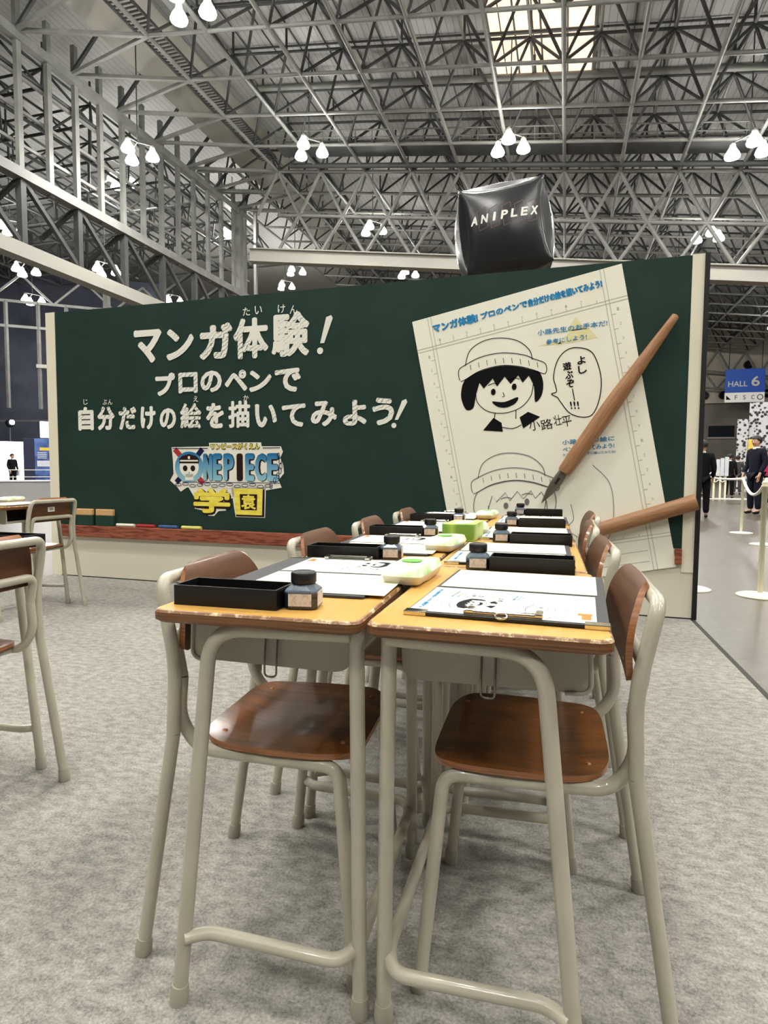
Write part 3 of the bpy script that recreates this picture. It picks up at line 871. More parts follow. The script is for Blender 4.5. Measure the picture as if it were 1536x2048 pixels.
# ------------------------------------------------------------------ giant worksheet on the board
PA = math.atan2(0.274, 1.374)
PW, PH = 1.401, 1.959
SHEET = BOARD @ Matrix.Translation((-.682, 1.982, .006)) @ Matrix.Rotation(PA, 4, 'Z')   # origin: top left corner, y up
gs = empty('giant_worksheet', SHEET)
tag(gs, 'giant cream drawing worksheet tilted across the right end of the board', 'poster')
MB().box(0, PW, -PH, 0, -.0045, .004).build('paper_sheet', 'paper', gs)
def b2p(x, y):
    dx, dy = x + .682, y - 1.982
    return (dx * math.cos(PA) + dy * math.sin(PA), -dx * math.sin(PA) + dy * math.cos(PA))
Z0 = 0.006
def prints():
    """the printed marks of the worksheet: list of (name, material, MB) in sheet coordinates"""
    out = []
    def row(s, x0, y0, x1, y1, h, bold=.03, t=None):
        if t is None:
            t = MB(); out.append(('blue_lettering', 'print_blue', t))
        letter(t, s, b2p(x0, y0), b2p(x1, y1), h, bold=bold, z=Z0)
    ti = MB(); out.append(('blue_title', 'print_blue', ti))
    row('マンガ体験!', -.528, 1.893, -.212, 1.952, .062, .06, ti)
    row('プロのペンで', -.195, 1.965, .115, 2.03, .046, .06, ti)
    row('自分だけの絵を描いてみよう!', .12, 2.026, .582, 2.118, .052, .06, ti)
    row('小路先生のお手本だ!', .182, 1.835, .618, 1.873, .036, .018)
    row('参考にしよう!', .238, 1.772, .494, 1.795, .034, .018)
    row('小路先生の絵に', .357, 1.112, .681, 1.138, .032, .018)
    row('ペンを入れてみよう!', .361, 1.064, .682, 1.092, .032, .018)
    row('なぞってじょうずに描いてみてね!', .362, 1.038, .69, 1.060, .017, .01)
    y = MB()
    y.poly([b2p(.42, 1.94), b2p(.36, 1.85), b2p(.48, 1.86)], Z0 - .0012)
    y.poly([b2p(.40, 1.86), b2p(.50, 1.87), b2p(.56, 1.80), b2p(.30, 1.765)], Z0 - .0012)
    y.poly([b2p(.18, 1.765), b2p(.34, 1.775), b2p(.30, 1.80)], Z0 - .0012)
    out.append(('crayon_marks', 'print_yellow', y))
    g = MB()
    def L(a, b, w=.004): g.ribbon([a, b], w, Z0 - .001)
    for yy in (-.205, -.225, -1.735, -1.755): L((.0, yy), (PW, yy))
    for xx in (.112, .135, PW - .135, PW - .112): L((xx, 0), (xx, -PH))
    for k in range(12):
        xx = .17 + k * .095
        L((xx, -.205), (xx, -.185), .004); L((xx, -1.735), (xx, -1.72), .004)
    for k in range(15):
        yy = -.3 - k * .095
        L((.085, yy), (.112, yy)); L((PW - .112, yy), (PW - .085, yy))
        letter(g, str(k % 9 + 1), (.07, yy + .02), (.082, yy + .02), .018, z=Z0 - .001)
        letter(g, str(k % 9 + 1), (PW - .075, yy + .02), (PW - .063, yy + .02), .018, z=Z0 - .001)
    for k in range(11): letter(g, str(k % 9 + 1), (.165 + k * .095, -.182), (.177 + k * .095, -.182), .018, z=Z0 - .001)
    c = [(.70, -1.83), (1.25, -1.83), (1.25, -1.90), (.70, -1.90)]
    g.ribbon(c, .004, Z0 - .001, True)
    out.append(('ruler_lines', 'print_pale', g))
    k = MB()
    bub = catmull([b2p(*p) for p in ((.433, 1.744), (.53, 1.705), (.585, 1.56), (.583, 1.42), (.545, 1.315), (.485, 1.292), (.40, 1.32), (.335, 1.40), (.318, 1.425), (.279, 1.448), (.31, 1.462), (.305, 1.50), (.29, 1.56), (.31, 1.66), (.36, 1.725))], 6, True)
    k.ribbon(bub, .006, Z0, True)
    for s, x, yb in (('よ', .440, 1.632), ('し', .449, 1.572), ('遊', .352, 1.598), ('ぶ', .366, 1.540), ('ぞ', .376, 1.484)):
        letter(k, s, b2p(x, yb), b2p(x + .052, yb + .008), .052, bold=.03, z=Z0)
    k.ribbon([b2p(.412, 1.478), b2p(.427, 1.402)], .006, Z0)
    for q in (.405, .427, .449): letter(k, '!', b2p(q, 1.346), b2p(q + .011, 1.348), .05, bold=.02, z=Z0, shear=-.0)
    for s, x, yb, w in (('小', .145, 1.205, .07), ('路', .222, 1.208, .075), ('壮', .305, 1.236, .05), ('平', .358, 1.228, .06)):
        letter(k, s, b2p(x, yb), b2p(x + w, yb + w * .2), .07, bold=-.012, z=Z0)
    out.append(('black_lettering', 'print_black', k))
    # plain drawing of a smiling child in a knitted cap, once inked and once only in outline
    def child(dx, dy, ink, line, w):
        P = lambda x, y: b2p(x + dx, y + dy)
        S = lambda pts, n=6, c=False: catmull([P(*p) for p in pts], n, c)
        # cap: dome, folded brim, pompom
        line.ribbon(S([(-.30, 1.66), (-.27, 1.76), (-.18, 1.82), (-.07, 1.835), (.05, 1.81), (.13, 1.745), (.15, 1.68)]), w, Z0)
        line.ribbon(S([(-.335, 1.56), (-.345, 1.63), (-.30, 1.665), (-.19, 1.715), (-.05, 1.735), (.09, 1.715), (.16, 1.685), (.235, 1.65), (.235, 1.585), (.15, 1.615), (.06, 1.64), (-.06, 1.65), (-.20, 1.62), (-.30, 1.565)], 5, True), w, Z0)
        for q in range(9):
            xx = -.26 + q * .056
            yy = 1.60 + .045 * math.sin((q + .6) / 9 * PI)
            line.ribbon([P(xx, yy + .02), P(xx - .006, yy + .055)], w * .7, Z0)
        # hair
        hair = S([(-.30, 1.565), (-.20, 1.617), (-.06, 1.647), (.06, 1.637), (.15, 1.612), (.20, 1.595), (.225, 1.52), (.215, 1.44), (.175, 1.40), (.165, 1.50), (.13, 1.575)], 4)
        fr = [P(*p) for p in ((.09, 1.53), (.06, 1.58), (.01, 1.525), (-.03, 1.575), (-.08, 1.51), (-.11, 1.565), (-.17, 1.50), (-.20, 1.54), (-.225, 1.45))]
        hair2 = S([(-.225, 1.45), (-.24, 1.37), (-.29, 1.36), (-.325, 1.44), (-.32, 1.52), (-.30, 1.565)], 4)
        pts = hair + [Vector((p[0], p[1], 0)) for p in fr] + hair2[1:-1]
        if ink: ink.poly(pts, Z0)
        else: line.ribbon(pts, w, Z0, True)
        # face
        line.ribbon(S([(-.225, 1.47), (-.21, 1.405), (-.14, 1.345), (-.03, 1.33), (.08, 1.365), (.145, 1.44), (.16, 1.52)]), w, Z0)
        t_ = ink or line
        for ex_, ey in ((-.105, 1.475), (.035, 1.505)):
            t_.poly([P(ex_ + .016 * math.cos(a * PI / 8), ey + .022 * math.sin(a * PI / 8)) for a in range(16)], Z0 + .0004)
            line.ribbon(S([(ex_ - .035, ey + .045), (ex_, ey + .058), (ex_ + .035, ey + .05)]), w, Z0)
        line.ribbon(S([(-.04, 1.47), (-.03, 1.445), (-.045, 1.44)]), w * .8, Z0)
        mouth = S([(-.11, 1.41), (-.03, 1.405), (.06, 1.435), (.045, 1.395), (-.015, 1.368), (-.075, 1.375)], 5, True)
        if ink: ink.poly(mouth, Z0)
        else: line.ribbon(mouth, w, Z0, True)
        # neck and scarf
        line.ribbon([P(-.09, 1.335), P(-.095, 1.28)], w, Z0); line.ribbon([P(.05, 1.35), P(.05, 1.29)], w, Z0)
        for tri in ([(-.17, 1.215), (-.10, 1.30), (-.045, 1.265), (-.035, 1.205)], [(.21, 1.30), (.13, 1.335), (.075, 1.30), (.10, 1.225)]):
            if ink: ink.poly([P(*p) for p in tri], Z0)
            else: line.ribbon([P(*p) for p in tri], w, Z0, True)
        line.ribbon(S([(-.04, 1.235), (.03, 1.225), (.09, 1.25)]), w, Z0)
    ink = MB(); child(0, 0, ink, ink, .005)
    out.append(('inked_child_drawing', 'print_black', ink))
    lp = MB(); child(.10, -.775, None, lp, .0055)
    lp.ribbon(catmull([b2p(*p) for p in ((.55, .98), (.66, .86), (.69, .66), (.66, .50), (.55, .43))], 6), .004, Z0)
    lp.ribbon(catmull([b2p(*p) for p in ((.42, .72), (.44, .62), (.40, .56), (.47, .50))], 6), .004, Z0)
    out.append(('pencil_child_drawing', 'print_grey', lp))
    return out
PRINT = []
for nm, m_, mb in prints():
    o = mb.build(nm, m_, gs)
    PRINT.append(o)

# ---- giant dip pens in relief over the worksheet
def giant_pen(label, a, b, ra, rb, nib, zc):
    """wooden holder from a (thin tail) to b (nib end), board coordinates"""
    a = Vector((a[0], a[1], 0)); b = Vector((b[0], b[1], 0))
    L = (a - b).length; d = (a - b).normalized()
    m_ = BOARD @ Matrix.Translation((b.x, b.y, zc)) @ Matrix.Rotation(math.atan2(d.y, d.x) - PI / 2, 4, 'Z')
    r_ = empty('giant_dip_pen', m_); tag(r_, label, 'pen')
    n = 24
    prof = [(0.0, .86), (.02, .97), (.05, 1.0)] if nib else [(0.0, 1.0), (.05, 1.0)]
    path = []; rad = []
    for (t, k) in prof: path.append(t); rad.append((rb + (ra - rb) * t) * k)
    for k in range(1, 19):
        t = .05 + .95 * k / 18
        s = t
        r = rb + (rb * 1.12 - rb) * math.sin(min(1, s / .45) * PI / 2) if s < .45 else rb * 1.12 + (ra - rb * 1.12) * ((s - .45) / .55) ** 1.15
        path.append(t); rad.append(r)
    if nib:
        path += [1.004, 1.007]; rad += [ra * .8, ra * .3]
    mb = MB()
    mb.tube([(0, t * L, 0) for t in path], rad, n)
    for i, v in enumerate(mb.v): mb.v[i] = Vector((v.x, v.y, v.z * .8))
    mb.build('wooden_holder', 'pen_wood', r_)
    if nib:
        tip = nib
        nb = MB()
        nb.tube([(0, .01, 0), (0, -.05, 0), (0, -.10, 0), (0, -.15, 0), (0, -.20, 0), (0, -tip, 0)], [.030, .034, .034, .026, .014, .002], 16)
        for i, v in enumerate(nb.v): nb.v[i] = Vector((v.x, v.y, v.z * .5))
        nb.build('steel_nib', 'nib', r_)
        MB().tube([(0, -.045, .017), (0, -.09, .0175)], .009, 10).build('nib_vent', 'black_metal', r_)
    return r_
giant_pen('giant wooden dip pen with steel nib crossing the worksheet', (1.010, 1.898), (.369, .930), .023, .046, .245, .052)
giant_pen('giant wooden pen holder cut off at the right end of the board', (1.168, .752), (.50, .524), .051, .043, .0, .050)

# ------------------------------------------------------------------ school desk and chair
R_ = 0.0125
def make_desk(label):
    t = empty('school_desk', Matrix.Identity(4)); tag(t, label, 'desk', 'school desks')
    W, L, Ht = .364, .597, .70
    # top: x 0.003..W, student side at +x
    n = 5; rad = .022
    oc = []
    for cx_, cy_, a0 in ((.003 + rad, .002 + rad, PI), (W - rad, .002 + rad, 1.5 * PI), (W - rad, L - rad, 0), (.003 + rad, L - rad, .5 * PI)):
        for k in range(n + 1):
            a = a0 + k * PI / 2 / n
            oc.append((cx_ + rad * math.cos(a), cy_ + rad * math.sin(a)))
    def inset(o_, d):
        c = Vector((W / 2, L / 2))
        return [(c.x + (p[0] - c.x) * (1 - d / (W / 2)), c.y + (p[1] - c.y) * (1 - d / (L / 2))) for p in o_]
    mb = MB()
    N = len(oc)
    rings = [(inset(oc, .006), Ht - .022), (oc, Ht - .017), (oc, Ht - .0045), (inset(oc, .0025), Ht - .001), (inset(oc, .005), Ht)]
    for i in range(4):
        a, b = rings[i], rings[i + 1]
        v = [(p[0], p[1], a[1]) for p in a[0]] + [(p[0], p[1], b[1]) for p in b[0]]
        mb.add(v, [[k, (k + 1) % N, N + (k + 1) % N, N + k] for k in range(N)], 2 if i >= 2 else 1)
    mb.add([(p[0], p[1], Ht) for p in rings[4][0]], [list(range(N))], 0)
    mb.add([(p[0], p[1], Ht - .022) for p in rings[0][0]], [list(range(N))[::-1]], 1)
    mb.build('desk_top', ['laminate', 'desk_edge', 'chipped'], t)
    for sgn in (0, 1):
        Y = lambda y: y if sgn == 0 else L - y
        lg_ = MB().tube(fillet([(.333, Y(.021), .014), (.268, Y(.028), .668), (.030, Y(.045), .668)], [0, .062, 0], 10), .0128, 14).build('leg', 'tube', t)
        MB().tube([(.3345, Y(.021), 0), (.3335, Y(.021), .012), (.331, Y(.0212), .035)], [.0155, .0165, .0145], 14).build('foot_cap', 'cap', lg_)
        lg_ = MB().tube([(.019, Y(.072), .014), (.026, Y(.068), .677)], .0128, 14).build('leg', 'tube', t)
        MB().tube([(.019, Y(.072), 0), (.019, Y(.072), .012), (.0192, Y(.072), .035)], [.0155, .0165, .0145], 14).build('foot_cap', 'cap', lg_)
        hk = MB().tube(fillet([(.195, Y(.088), .655), (.195, Y(.079), .60), (.195, Y(.079), .575), (.173, Y(.079), .575), (.173, Y(.079), .60), (.173, Y(.088), .655)], .009, 5), .0019, 8)
        hk.build('bag_hook', 'wire', t)
    MB().tube(fillet([(.318, .014, .125), (.285, .038, .125), (.045, .038, .118), (.024, .085, .118), (.024, L - .085, .118), (.045, L - .038, .118), (.285, L - .038, .125), (.318, L - .014, .125)], [.0, .03, .04, .04, .04, .04, .03, 0], 6), .0115, 12).build('footrest_bar', 'tube', t)
    # pressed steel book tray, open on the student side
    tr = MB()
    sec = fillet([(.335, 0, .676), (.338, 0, .602), (.326, 0, .594), (.066, 0, .590), (.044, 0, .600), (.040, 0, .676)], [0, .006, .012, .02, .02, 0], 4)
    y0, y1 = .090, L - .090
    n_ = len(sec)
    inner = [Vector((p.x, 0, p.z)) for p in sec]
    # floor, back wall
    for i in range(1, n_ - 1):
        a, b = sec[i], sec[i + 1]
        tr.add([(a.x, y0, a.z), (b.x, y0, b.z), (b.x, y1, b.z), (a.x, y1, a.z)], [[0, 1, 2, 3]], 0, True)
    k0 = next(i for i, p in enumerate(sec) if p.z < .598)
    for y, fl in ((y0, False), (y1, True)):
        v = [(p.x, y, p.z) for p in sec]
        f = list(range(n_))
        tr.add(v, [f if fl else f[::-1]], 0)
    tr.box(.330, .337, y0, y1, .594, .604, .002)
    o = tr.build('book_tray', 'pressed', t)
    sm = o.modifiers.new('thickness', 'SOLIDIFY'); sm.thickness = .0016; sm.offset = 0
    rim = MB().tube(fillet([(.336, y0 - .002, .678), (.339, y0 - .002, .604), (.330, y0 - .002, .5935), (.300, y0 - .002, .592)], .012, 5), .0035, 8)
    rim.build('tray_lip', 'pressed', o)
    rim = MB().tube(fillet([(.336, y1 + .002, .678), (.339, y1 + .002, .604), (.330, y1 + .002, .5935), (.300, y1 + .002, .592)], .012, 5), .0035, 8)
    rim.build('tray_lip', 'pressed', o)
    return t

def make_chair(label):
    """back at +x, origin on the floor under the seat"""
    t = empty('school_chair', Matrix.Identity(4)); tag(t, label, 'chair', 'school chairs')
    for s in (-1, 1):
        lg_ = MB().tube([(.207, s * .196, .012), (.139, s * .190, .44)], R_, 14).build('leg', 'tube', t)
        MB().tube([(.2085, s * .196, 0), (.207, s * .196, .012), (.2035, s * .196, .034)], [.015, .016, .0142], 14).build('foot_cap', 'cap', lg_)
        lg_ = MB().tube([(-.212, s * .188, .012), (-.182, s * .172, .33)], R_, 14).build('leg', 'tube', t)
        MB().tube([(-.213, s * .188, 0), (-.212, s * .188, .012), (-.2105, s * .187, .034)], [.015, .016, .0142], 14).build('foot_cap', 'cap', lg_)
        MB().tube(fillet([(-.182, s * .172, .33), (-.176, s * .169, .397), (.105, s * .160, .400), (.142, s * .164, .46), (.136, s * .163, .54)], [0, .05, .055, .03, 0], 8), R_, 14).build('seat_rail', 'tube', t)
    MB().tube(fillet([(.139, -.190, .44), (.134, -.189, .575), (.153, -.188, .67), (.166, -.180, .725), (.166, .180, .725), (.153, .188, .67), (.134, .189, .575), (.139, .190, .44)], [0, .08, .04, .075, .075, .04, .08, 0], 10), R_, 14).build('back_frame', 'tube', t)
    MB().tube(fillet([(.136, -.163, .54), (.150, -.163, .618), (.150, .163, .618), (.136, .163, .54)], [0, .03, .03, 0], 8), R_ * .96, 14).build('back_rail', 'tube', t)
    for x in (-.12, .07):
        MB().tube([(x, -.163, .399), (x, .163, .399)], .009, 10).build('seat_crossbar', 'tube', t)
    # dished plywood seat
    nx, ny = 18, 18
    x0, x1, hw = -.205, .108, .182
    top = []
    def outline(u, v):
        # superellipse square with rounded corners
        s = max(abs(u), abs(v))
        if s < 1e-6: return 0, 0
        a = math.atan2(v, u); p = 5.0
        r = 1 / ((abs(math.cos(a)) ** p + abs(math.sin(a)) ** p) ** (1 / p))
        rr = s / max(abs(math.cos(a)), abs(math.sin(a))) * max(abs(math.cos(a)), abs(math.sin(a)))
        return rr * r * math.cos(a), rr * r * math.sin(a)
    def zt(u, v):
        dish = -.010 * (1 - v * v) * math.exp(-((u - .25) / .6) ** 2)
        roll = -.012 * max(0, -u - .72) ** 1.5 * 6.0
        lift = .010 * max(0, u - .55) ** 1.4 * 2.2
        return .4225 + dish + roll + lift
    def grid(zo):
        vs = []
        for i in range(nx + 1):
            for j in range(ny + 1):
                u, v = outline(-1 + 2 * i / nx, -1 + 2 * j / ny)
                w = hw * (1 - .06 * max(0, u))
                vs.append(((x0 + x1) / 2 + u * (x1 - x0) / 2, v * w, zt(u, v) + zo))
        return vs
    mb = MB()
    a = grid(0); b = grid(-.011)
    q = lambda i, j: i * (ny + 1) + j
    f = [[q(i, j), q(i + 1, j), q(i + 1, j + 1), q(i, j + 1)] for i in range(nx) for j in range(ny)]
    mb.add(a, f, 0, True); mb.add(b, [g[::-1] for g in f], 0, True)
    ed = [q(i, 0) for i in range(nx)] + [q(nx, j) for j in range(ny)] + [q(i, ny) for i in range(nx, 0, -1)] + [q(0, j) for j in range(ny, 0, -1)]
    o_ = len(a); m_ = len(ed)
    mb.add([a[i] for i in ed] + [b[i] for i in ed], [[k, m_ + k, m_ + (k + 1) % m_, (k + 1) % m_] for k in range(m_)], 1, True)
    st = mb.build('seat', ['seat_ply', 'ply_edge'], t)
    for (x, y) in ((-.17, -.12), (-.17, .12), (.07, -.12), (.07, .12)):
        u = (x - (x0 + x1) / 2) / ((x1 - x0) / 2); v = y / hw
        MB().lathe([(.006, 0), (.005, .002), (.0, .003)], 12, center=(x, y, zt(u, v) - .0005)).build('rivet', 'ply_edge', st)
    # curved plywood back
    prof = catmull([(.133, .592, 0), (.130, .615, 0), (.129, .65, 0), (.134, .685, 0), (.143, .712, 0), (.152, .730, 0), (.162, .738, 0)], 5)
    n = len(prof); k_ = 20
    def row(off):
        vs = []
        for i, p in enumerate(prof):
            tt = i / (n - 1)
            z = p.y
            hw_ = .180
            if z > .645: hw_ -= .085 * (1 - math.sqrt(max(0, 1 - ((z - .645) / .0935) ** 2)))
            if z < .615: hw_ -= .016 * (1 - math.sqrt(max(0, 1 - ((.615 - z) / .022) ** 2)))
            g = prof[min(i + 1, n - 1)] - prof[max(i - 1, 0)]
            nn = Vector((-g.y, g.x)).normalized()   # towards -x (front)
            for j in range(k_ + 1):
                v = -1 + 2 * j / k_
                vs.append((p.x + nn.x * off + .005 * (1 - v * v), v * hw_, z + nn.y * off))
        return vs
    mb = MB(); a = row(.011); b = row(0.0)
    q = lambda i, j: i * (k_ + 1) + j
    f = [[q(i, j), q(i, j + 1), q(i + 1, j + 1), q(i + 1, j)] for i in range(n - 1) for j in range(k_)]
    mb.add(a, [g[::-1] for g in f], 0, True); mb.add(b, f, 0, True)
    ed = [q(i, 0) for i in range(n - 1)] + [q(n - 1, j) for j in range(k_)] + [q(i, k_) for i in range(n - 1, 0, -1)] + [q(0, j) for j in range(k_, 0, -1)]
    m_ = len(ed)
    mb.add([a[i] for i in ed] + [b[i] for i in ed], [[k, m_ + k, m_ + (k + 1) % m_, (k + 1) % m_] for k in range(m_)], 1, True)
    bk = mb.build('backrest', ['back_ply', 'ply_edge'], t)
    for (y, z, x) in ((-.120, .706, .1335), (.120, .706, .1335), (-.13, .620, .1195), (.13, .620, .1195)):
        MB().lathe([(.007, 0), (.0062, .002), (.003, .0035), (.0, .0038)], 12, center=(x + .004, y, z), axis=(-1, 0, .0 if z < .7 else .4)).build('rivet', 'chrome', bk)
    lb = MB().box(.1255, .1275, -.028, .028, .655, .690, 0).build('number_sticker', 'sticker', bk)
    lb.rotation_euler = (0, 0, 0); lb.location = (.0115, 0, 0)
    tx = MB(); letter(tx, '20', (-.018, -.008), (.012, -.008), .016, bold=.02, z=0)
    o = tx.build('sticker_number', 'print_black', lb)
    o.matrix_basis = Matrix.Translation((.1278, 0, .6725)) @ Matrix.Rotation(PI / 2, 4, 'Z') @ Matrix.Rotation(PI / 2, 4, 'X')
    return t

ORD = ['nearest', 'second', 'third', 'farthest']
desk0 = make_desk('nearest desk of the right-hand column with the open clipboard facing the camera')
chair0 = make_chair('nearest chair tucked under the right-hand desks')
PITCH = .6
lab_d = {('R', 0): 'nearest yellow-topped desk in the right-hand column, big clipboard near its front edge',
         ('R', 1): 'second yellow-topped desk in the right-hand column, behind the nearest one', ('R', 2): 'third yellow-topped desk in the right-hand column, beside the green tissue carton',
         ('R', 3): 'farthest yellow-topped desk in the right-hand column, before the giant worksheet',
         ('L', 0): 'nearest yellow-topped desk in the left-hand column, black tray at its front corner', ('L', 1): 'second yellow-topped desk in the left-hand column, behind the nearest one',
         ('L', 2): 'third yellow-topped desk in the left-hand column, left of the green tissue carton', ('L', 3): 'farthest yellow-topped desk in the left-hand column, before the green board'}
lab_c = {('R', 0): 'nearest brown plywood school chair at the right, backrest fully in view', ('R', 1): 'second chair along the right side, its backrest behind the nearest one',
         ('R', 2): 'third chair along the right side, between second and farthest', ('R', 3): 'farthest chair along the right side, in front of the lower giant pen',
         ('L', 0): 'nearest brown plywood school chair at the left of the central desks', ('L', 1): 'second chair along the left side, its backrest before the beige board base',
         ('L', 2): 'third chair along the left side, its top against the wooden rail', ('L', 3): 'farthest chair along the left side, its top against the green board'}
dyaw = {('L', 0): .018, ('R', 0): -.012}
ctr = {('R', 0): (.278, .340, 0.0), ('R', 1): (.272, .94, .02), ('R', 2): (.273, 1.56, -.01), ('R', 3): (.315, 2.15, .03),
       ('L', 0): (-.268, .300, .05), ('L', 1): (-.272, .91, .03), ('L', 2): (-.27, 1.50, .03), ('L', 3): (-.262, 2.12, .0)}
first = True
for side in 'RL':
    for k in range(4):
        if first: d, c = desk0, chair0
        else: d, c = copy_tree(desk0), copy_tree(chair0)
        first = False
        d['label'] = lab_d[side, k]; c['label'] = lab_c[side, k]
        if side == 'R': d.matrix_world = TR(0, k * PITCH, 0, dyaw.get((side, k), 0))
        else: d.matrix_world = TR(-.012 if k == 0 else 0, k * PITCH + .597, 0, PI + dyaw.get((side, k), 0))
        x, y, r = ctr[side, k]
        c.matrix_world = TR(x, y, 0, r if side == 'R' else PI + r)
# the two other desk groups at the left
def extra(desk_m, chair_m, dl, cl_):
    d = copy_tree(desk0); d.matrix_world = desk_m; d['label'] = dl
    c = copy_tree(chair0); c.matrix_world = chair_m; c['label'] = cl_
extra(TR(-1.575, .075, 0), TR(-1.315, .405, 0, .03), 'desk of another group half cut off at the left picture edge', 'brown chair seen from behind at the left picture edge')
extra(TR(-3.275, 2.08, 0), TR(-2.995, 2.44, 0, -.01), 'desk with white papers in front of the left end of the board', 'brown chair seen from behind in front of the left end of the board')

# ------------------------------------------------------------------ things on the desks
def make_clipboard(label):
    """folder of .306 x .45; clip in the middle of the edge y=0, origin at that corner"""
    t = empty('clipboard', Matrix.Identity(4)); tag(t, label, 'clipboard', 'clipboard folders on the desks')
    MB().box(0, .312, 0, .452, 0, .005, .0015).build('cover', ['board_cover'], t)
    MB().box(-.001, .313, -.001, .006, .0008, .0062, .0015).build('cover_edge', 'board_edge', t)
    for (x0, x1) in ((0, .034), (.278, .312)):
        MB().box(x0 - .0015, x1 + .0015, -.002, .020, -.0002, .0068, .001).build('metal_corner', 'chrome', t)
    c = MB().box(.095, .215, .004, .030, .0062, .0085, .001)
    c.tube([(.095, .009, .011), (.215, .009, .011)], .0045, 10)
    cl_ = c.build('clip', 'chrome', t)
    for x in (.098, .204): MB().box(x, x + .012, .004, .034, .008, .015, .002).build('clip_foot', 'chrome', cl_)
    MB().tube([(.155 + .009 * math.cos(a * PI / 8), .0 + .006 * math.sin(a * PI / 8) - .004, .010 + .003 * math.sin(a * PI / 8)) for a in range(17)], .0018, 8).build('hanging_ring', 'chrome', cl_)
    return t
def make_print(label):
    """printed A4 sheet: title along y axis side; local frame of the worksheet scaled down"""
    t = empty('printed_worksheet', Matrix.Identity(4)); tag(t, label, 'worksheet', 'printed worksheets on the clipboards')
    MB().box(0, .290, 0, .206, -.0003, .0003).build('sheet', 'white_paper', t)
    s = .206 / PW
    for o in PRINT:
        c = o.copy(); COL.objects.link(c); c.parent = t
        # sheet top edge along x=0, sheet left edge at y=0 ; worksheet x -> +y , worksheet -y -> +x
        c.matrix_basis = Matrix.Translation((0.002, 0.0, 0.0006 - Z0 * .12)) @ Matrix(((0, -s * .99, 0, 0), (s, 0, 0, 0), (0, 0, .16, 0), (0, 0, 0, 1)))
    MB().poly([(.268, .02), (.282, .02), (.282, .045), (.268, .045)], .0008).poly([(.262, .048), (.284, .048), (.284, .062), (.262, .062)], .0008).build('orange_mark', 'print_orange', t)
    return t
def make_blank(label):
    o = MB().box(0, .290, 0, .208, -.0004, .0004).build('drawing_paper', 'sketch_paper')
    return tag(o, label, 'paper', 'blank drawing papers on the clipboards')
def make_tray(label):
    mb = MB(); w, l, h, t_ = .19, .078, .034, .003
    mb.box(0, w, 0, l, 0, .003)
    mb.box(0, w, 0, t_, 0, h, .0008); mb.box(0, w, l - t_, l, 0, h, .0008)
    mb.box(0, t_, t_, l - t_, .003, h, 0); mb.box(w - t_, w, t_, l - t_, .003, h, 0)
    return tag(mb.build('pen_tray', 'tray_black'), label, 'tray', 'black open trays on the desks')
def make_bottle(label):
    t = empty('ink_bottle', Matrix.Identity(4)); tag(t, label, 'ink bottle', 'ink bottles on the desks')
    def rr(hw, cut, z):
        c = cut
        return [(hw - c, -hw, z), (hw, -hw + c, z), (hw, hw - c, z), (hw - c, hw, z), (-hw + c, hw, z), (-hw, hw - c, z), (-hw, -hw + c, z), (-hw + c, -hw, z)]
    rings = [rr(.026, .007, 0), rr(.028, .0085, .002), rr(.028, .0085, .029), rr(.0265, .009, .032), rr(.020, .010, .038), rr(.0165, .0095, .041), rr(.0155, .0091, .047)]
    v = [p for r_ in rings for p in r_]
    mb = MB().add(v, [[i * 8 + k, i * 8 + (k + 1) % 8, (i + 1) * 8 + (k + 1) % 8, (i + 1) * 8 + k] for i in range(len(rings) - 1) for k in range(8)])
    mb.add(rings[0], [list(range(8))[::-1]]); mb.add(rings[-1], [list(range(8))])
    mb.build('glass_body', 'ink_glass', t)
    prof = [(.0205, .0415), (.0212, .0435), (.0212, .0575), (.0195, .0605), (.015, .0612), (.0145, .0598), (0, .0598)]
    cp_ = MB(); n = 40
    pts = []
    for (r, z) in prof:
        for k in range(n):
            rr_ = r + (.0005 if k % 2 and .043 < z < .058 else 0)
            pts.append((rr_ * math.cos(2 * PI * k / n), rr_ * math.sin(2 * PI * k / n), z))
    cp_.add(pts, [[i * n + k, i * n + (k + 1) % n, (i + 1) * n + (k + 1) % n, (i + 1) * n + k] for i in range(len(prof) - 1) for k in range(n)], 0, True)
    cp_.add(pts[:n], [list(range(n))[::-1]])
    cp_.build('screw_cap', 'ink_cap', t)
    for rz in (0, PI / 2):
        l_ = MB().box(-.0195, .0195, -.0287, -.0279, .006, .0265, 0).build('paper_label', 'ink_label', t)
        l_.rotation_euler = (0, 0, rz)
    return t
def make_wipes(label):
    """soft wrapped pack, long along y"""
    t = empty('wet_wipe_pack', Matrix.Identity(4)); tag(t, label, 'wipes pack', 'wet wipe packs between the desks')
    nx, ny = 14, 22
    def srf(u, v, s):
        ex = max(abs(u) ** 9, abs(v) ** 12); h = max(0, 1 - ex) ** .42 * (1 - .10 * (u * u + v * v))
        sag = 1 + .05 * math.sin(7 * v + 2 * u)
        return (.043 * u * (1 - .04 * v ** 4), .096 * v * (1 - .05 * u ** 4), .021 + s * .0205 * h * sag)
    top = [srf(-1 + 2 * i / nx, -1 + 2 * j / ny, 1) for i in range(nx + 1) for j in range(ny + 1)]
    bot = [srf(-1 + 2 * i / nx, -1 + 2 * j / ny, -1) for i in range(nx + 1) for j in range(ny + 1)]
    q = lambda i, j: i * (ny + 1) + j
    f = [[q(i, j), q(i + 1, j), q(i + 1, j + 1), q(i, j + 1)] for i in range(nx) for j in range(ny)]
    mb = MB().add(top, f, 0, True); mb.add(bot, [g[::-1] for g in f], 1, True)
    mb.build('soft_wrapper', ['wrap', 'wrap_white'], t)
    MB().lathe([(.022, 0), (.022, .0008), (0, .0009)], 20, center=(.0, -.01, .0418)).build('resealable_label', 'wrap_green', t)
    return t
